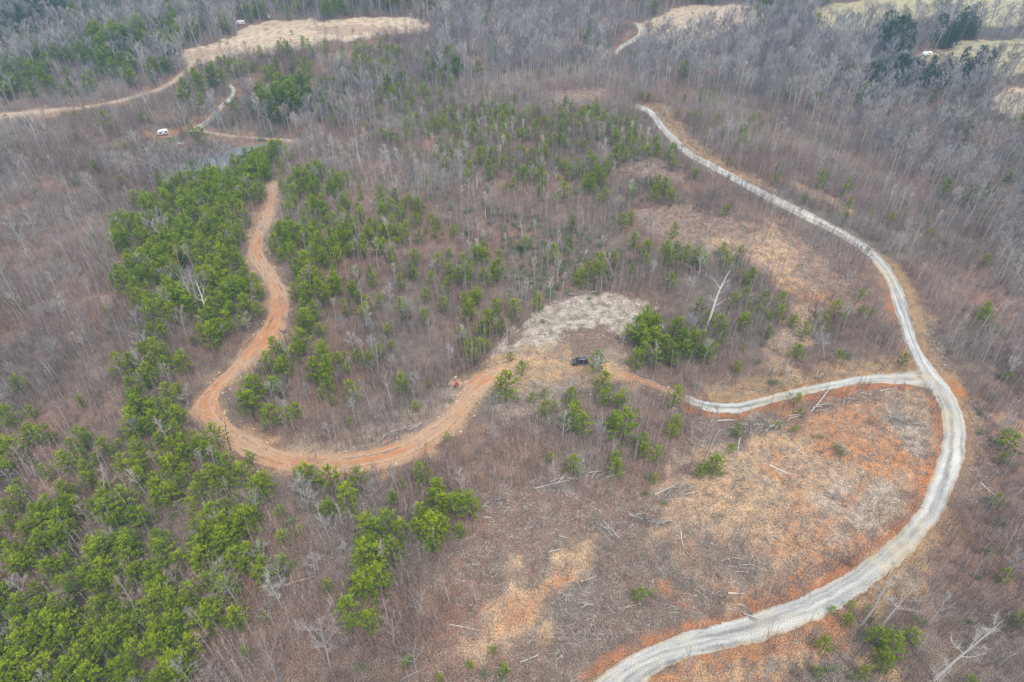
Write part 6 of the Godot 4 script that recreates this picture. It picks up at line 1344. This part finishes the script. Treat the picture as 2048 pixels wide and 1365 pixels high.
func wheel(under: Node, at: Vector3, r: float, w: float):
	var t := TorusMesh.new(); t.outer_radius = r; t.inner_radius = r * 0.52; t.rings = 20; t.ring_segments = 8
	var o := put("wheel", t, looks.rubber, under, at, Vector3(PI / 2, 0, 0)); o.scale = Vector3(1, w / (r * 0.48), 1)
	var c := CylinderMesh.new(); c.top_radius = r * 0.6; c.bottom_radius = r * 0.6; c.height = w * 0.6; c.radial_segments = 14
	put("rim", c, looks.chrome, o, Vector3.ZERO).scale = Vector3(1, r * 0.48 / w, 1)

func build_vehicles():
	var at := stand(spots.car.x, spots.car.y)
	var car := thing("parked_car", at + Vector3(0, 0.05, 0), 0.16)
	car.scale = Vector3(0.88, 0.88, 0.88)
	tag(car, "dark four-door utility vehicle parked on the clay landing behind a pine", "car")
	put("body", hull([Vector2(-2.35, 0.42), Vector2(-2.42, 0.7), Vector2(-2.34, 0.98), Vector2(-2.1, 1.06), Vector2(-1.05, 1.15), Vector2(2.3, 1.15), Vector2(2.42, 0.95), Vector2(2.4, 0.45)], 0.97), looks.black_paint, car, Vector3.ZERO)
	var cabin := put("cabin", hull([Vector2(-1.15, 1.14), Vector2(-0.45, 1.74), Vector2(-0.15, 1.83), Vector2(2.0, 1.82), Vector2(2.22, 1.7), Vector2(2.34, 1.14)], 0.93, 0.74, 1.14, 1.82), looks.black_paint, car, Vector3.ZERO)
	for s in [-1, 1]:
		for w in [[Vector2(-0.9, 1.2), Vector2(-0.42, 1.66), Vector2(0.28, 1.7), Vector2(0.28, 1.2)], [Vector2(0.38, 1.2), Vector2(0.38, 1.7), Vector2(1.2, 1.7), Vector2(1.25, 1.2)], [Vector2(1.36, 1.2), Vector2(1.32, 1.7), Vector2(1.95, 1.68), Vector2(2.12, 1.2)]]:
			var b := Bag.new(); var e := []
			for p in w: e.append(Vector3(p.x, p.y, s * (lerpf(0.93, 0.74, (p.y - 1.14) / 0.68) + 0.012)))
			b.quad(e[0], e[1], e[2], e[3], Color(1, 1, 1)); part("side_window", done(b), looks.glass, car)
		wheel(car, Vector3(-1.5, 0.38, s * 0.87), 0.4, 0.26); wheel(car, Vector3(1.5, 0.38, s * 0.87), 0.4, 0.26)
		put("headlight", block_mesh(Vector3(0.12, 0.18, 0.38)), looks.lamp, car, Vector3(-2.36, 0.86, s * 0.7))
		put("tail_light", block_mesh(Vector3(0.1, 0.3, 0.2)), looks.tail, car, Vector3(2.38, 0.95, s * 0.82))
		put("mirror", block_mesh(Vector3(0.14, 0.16, 0.22)), looks.black_paint, car, Vector3(-0.78, 1.26, s * 1.06))
		put("door_sill", block_mesh(Vector3(1.9, 0.08, 0.16)), looks.chrome, car, Vector3(0.05, 0.46, s * 1.0))
		put("roof_rail", block_mesh(Vector3(1.7, 0.05, 0.05)), looks.chrome, cabin, Vector3(0.95, 1.87, s * 0.62))
	var ws := Bag.new(); ws.quad(Vector3(-1.07, 1.235, -0.84), Vector3(-1.07, 1.235, 0.84), Vector3(-0.53, 1.7, 0.7), Vector3(-0.53, 1.7, -0.7), Color(1, 1, 1))
	put("windscreen", done(ws), looks.glass, car, Vector3(-0.02, 0.012, 0))
	put("grille", block_mesh(Vector3(0.06, 0.22, 0.9)), looks.chrome, car, Vector3(-2.4, 0.8, 0))
	put("number_plate", block_mesh(Vector3(0.03, 0.12, 0.32)), looks.white, car, Vector3(2.42, 0.75, 0))
	camper("camper_trailer", spots.camper, 0.55, 4.0, 1.8, 2.1, "white camper trailer with dark windows parked above the pond")
	camper("camper_trailer", spots.camper_far, 0.28, 4.4, 1.9, 2.1, "white camper trailer at the wooded edge of the straw field")
	camper("horse_trailer", spots.trailer, 0.35, 5.4, 2.0, 2.0, "long white trailer with rounded nose at the pasture corner")
	# boat on the pond's bank
	var bp := Vector3(spots.boat.x, maxf(POND[5] + 0.05, ground_height(spots.boat.x, spots.boat.y)), spots.boat.y)
	var boat := thing("rowing_boat", bp, -0.5)
	tag(boat, "small white flat-bottomed boat at the near bank of the pond", "boat")
	put("hull", hull([Vector2(-2.0, 0.42), Vector2(-1.6, 0.05), Vector2(1.6, 0.05), Vector2(1.8, 0.42)], 0.7), looks.white, boat, Vector3.ZERO)
	put("well", block_mesh(Vector3(2.9, 0.05, 1.0)), looks.trim, boat, Vector3(0, 0.43, 0))
	for k in 2: put("bench", block_mesh(Vector3(0.3, 0.06, 1.2)), looks.white, boat, Vector3(-0.7 + k * 1.4, 0.5, 0))
	# red quad bike beside the track, its sign post behind
	var q := thing("quad_bike", stand(spots.cart.x, spots.cart.y), 1.2)
	q.scale = Vector3(0.72, 0.72, 0.72)
	tag(q, "small red quad bike at the brush edge beside the clay track", "quad bike")
	put("body", hull([Vector2(-0.9, 0.5), Vector2(-0.95, 0.8), Vector2(-0.3, 0.95), Vector2(0.0, 0.78), Vector2(0.9, 0.85), Vector2(1.0, 0.55)], 0.38), looks.red, q, Vector3.ZERO)
	put("seat", block_mesh(Vector3(0.7, 0.16, 0.34)), looks.rubber, q, Vector3(0.3, 0.92, 0))
	for s in [-1, 1]:
		put("mudguard", block_mesh(Vector3(0.62, 0.06, 0.34)), looks.red, q, Vector3(-0.62, 0.72, s * 0.46)); put("mudguard", block_mesh(Vector3(0.66, 0.06, 0.36)), looks.red, q, Vector3(0.66, 0.74, s * 0.46))
		wheel(q, Vector3(-0.62, 0.32, s * 0.46), 0.32, 0.24); wheel(q, Vector3(0.66, 0.32, s * 0.46), 0.32, 0.26)
	put("handlebar", block_mesh(Vector3(0.05, 0.05, 0.8)), looks.rubber, q, Vector3(-0.35, 1.12, 0)); put("rack", block_mesh(Vector3(0.45, 0.04, 0.7)), looks.rubber, q, Vector3(-0.85, 0.9, 0))
	var sp := thing("sign_post", stand(spots.post.x, spots.post.y), 0.2)
	tag(sp, "dark post carrying a small tilted white board above the quad bike", "sign")
	put("post", block_mesh(Vector3(0.14, 2.0, 0.14)), looks.wood, sp, Vector3(0, 0.9, 0)); put("board", block_mesh(Vector3(0.55, 0.32, 0.05)), looks.cream, sp, Vector3(0, 1.7, 0.11), Vector3(-0.4, 0, 0.25))
	# field things
	var hb := thing("hay_bale", stand(spots.bale.x, spots.bale.y), 0.4)
	tag(hb, "grey-green round hay bale alone in the straw field", "hay bale")
	var c := CylinderMesh.new(); c.top_radius = 1.15; c.bottom_radius = 1.15; c.height = 1.8; c.radial_segments = 20
	put("bale", c, looks.hay, hb, Vector3(0, 1.1, 0), Vector3(PI / 2, 0, 0))
	for k in 2: put("net_wrap", hull([Vector2(-0.06, -0.06), Vector2(0.06, -0.06), Vector2(0.06, 0.06), Vector2(-0.06, 0.06)], 0.9), looks.cream, hb, Vector3(-0.5 + k * 1.0, 2.16, 0))
	var bx := thing("hunting_stand", stand(spots.box.x, spots.box.y), 0.3)
	tag(bx, "small white hut on legs at the far edge of the straw field", "hut")
	put("cabin", block_mesh(Vector3(1.5, 1.5, 1.5)), looks.white, bx, Vector3(0, 2.2, 0)); put("roof", hull([Vector2(-0.95, 0), Vector2(0.95, 0), Vector2(0, 0.45)], 0.95), looks.trim, bx, Vector3(0, 2.97, 0))
	put("window", block_mesh(Vector3(0.8, 0.4, 0.04)), looks.glass, bx, Vector3(0, 2.4, 0.76))
	for k in 4: put("leg", block_mesh(Vector3(0.12, 1.6, 0.12)), looks.wood, bx, Vector3(-0.6 + 1.2 * (k % 2), 0.7, -0.6 + 1.2 * (k / 2)))
	for k in 2:
		var s: Vector2 = spots.pen if k == 0 else spots.pen2
		var f := thing("rail_fence", stand(s.x, s.y), 0.06)
		tag(f, ["short wooden fence run standing in the green pasture", "dark rail fence run at the far side of the pasture"][k], "fence")
		var n := 4 if k == 0 else 8
		for m in n: 
			var x := (m - n / 2.0) * 2.2
			put("post", block_mesh(Vector3(0.16, 1.5, 0.16)), looks.wood, f, Vector3(x, 0.6, 0))
		for m in 3: put("rail", block_mesh(Vector3((n - 1) * 2.2, 0.12, 0.06)), looks.wood, f, Vector3(-1.1, 0.4 + 0.42 * m, 0.12))

func camper(called: String, where: Vector2, turn: float, long: float, wide: float, tall: float, label: String):
	var o := thing(called, stand(where.x, where.y) + Vector3(0, 0.08, 0), turn)
	tag(o, label, "trailer")
	var l := long / 2.0
	put("body", hull([Vector2(-l, 0.6), Vector2(-l - 0.1, 1.2), Vector2(-l + 0.15, tall - 0.35), Vector2(-l + 0.6, tall), Vector2(l - 0.4, tall), Vector2(l, tall - 0.4), Vector2(l, 0.5)], wide / 2.0), looks.white, o, Vector3.ZERO)
	put("skirt_stripe", block_mesh(Vector3(long * 0.94, 0.14, wide + 0.03)), looks.trim, o, Vector3(0, 0.95, 0))
	put("roof_unit", block_mesh(Vector3(0.9, 0.28, 0.8)), looks.cream, o, Vector3(0.3, tall + 0.13, 0)); put("roof_vent", block_mesh(Vector3(0.45, 0.14, 0.45)), looks.trim, o, Vector3(-1.5, tall + 0.06, 0.2))
	for s in [-1, 1]:
		for x in ([-l * 0.62, l * 0.55] if called == "camper_trailer" else [l * 0.3]):
			put("window", block_mesh(Vector3(1.0, 0.6, 0.05)), looks.glass, o, Vector3(x, tall * 0.66, s * (wide / 2.0 + 0.01)))
		wheel(o, Vector3(0.35, 0.36, s * (wide / 2.0 - 0.16)), 0.36, 0.22); wheel(o, Vector3(1.2, 0.36, s * (wide / 2.0 - 0.16)), 0.36, 0.22)
	var d := put("door", block_mesh(Vector3(0.75, 1.75, 0.05)), looks.cream, o, Vector3(-0.35, 1.5, wide / 2.0 + 0.015))
	put("handle", block_mesh(Vector3(0.06, 0.14, 0.05)), looks.trim, d, Vector3(0.28, 0, 0.04))
	put("drawbar", block_mesh(Vector3(1.3, 0.12, 0.3)), looks.trim, o, Vector3(-l - 0.6, 0.5, 0))
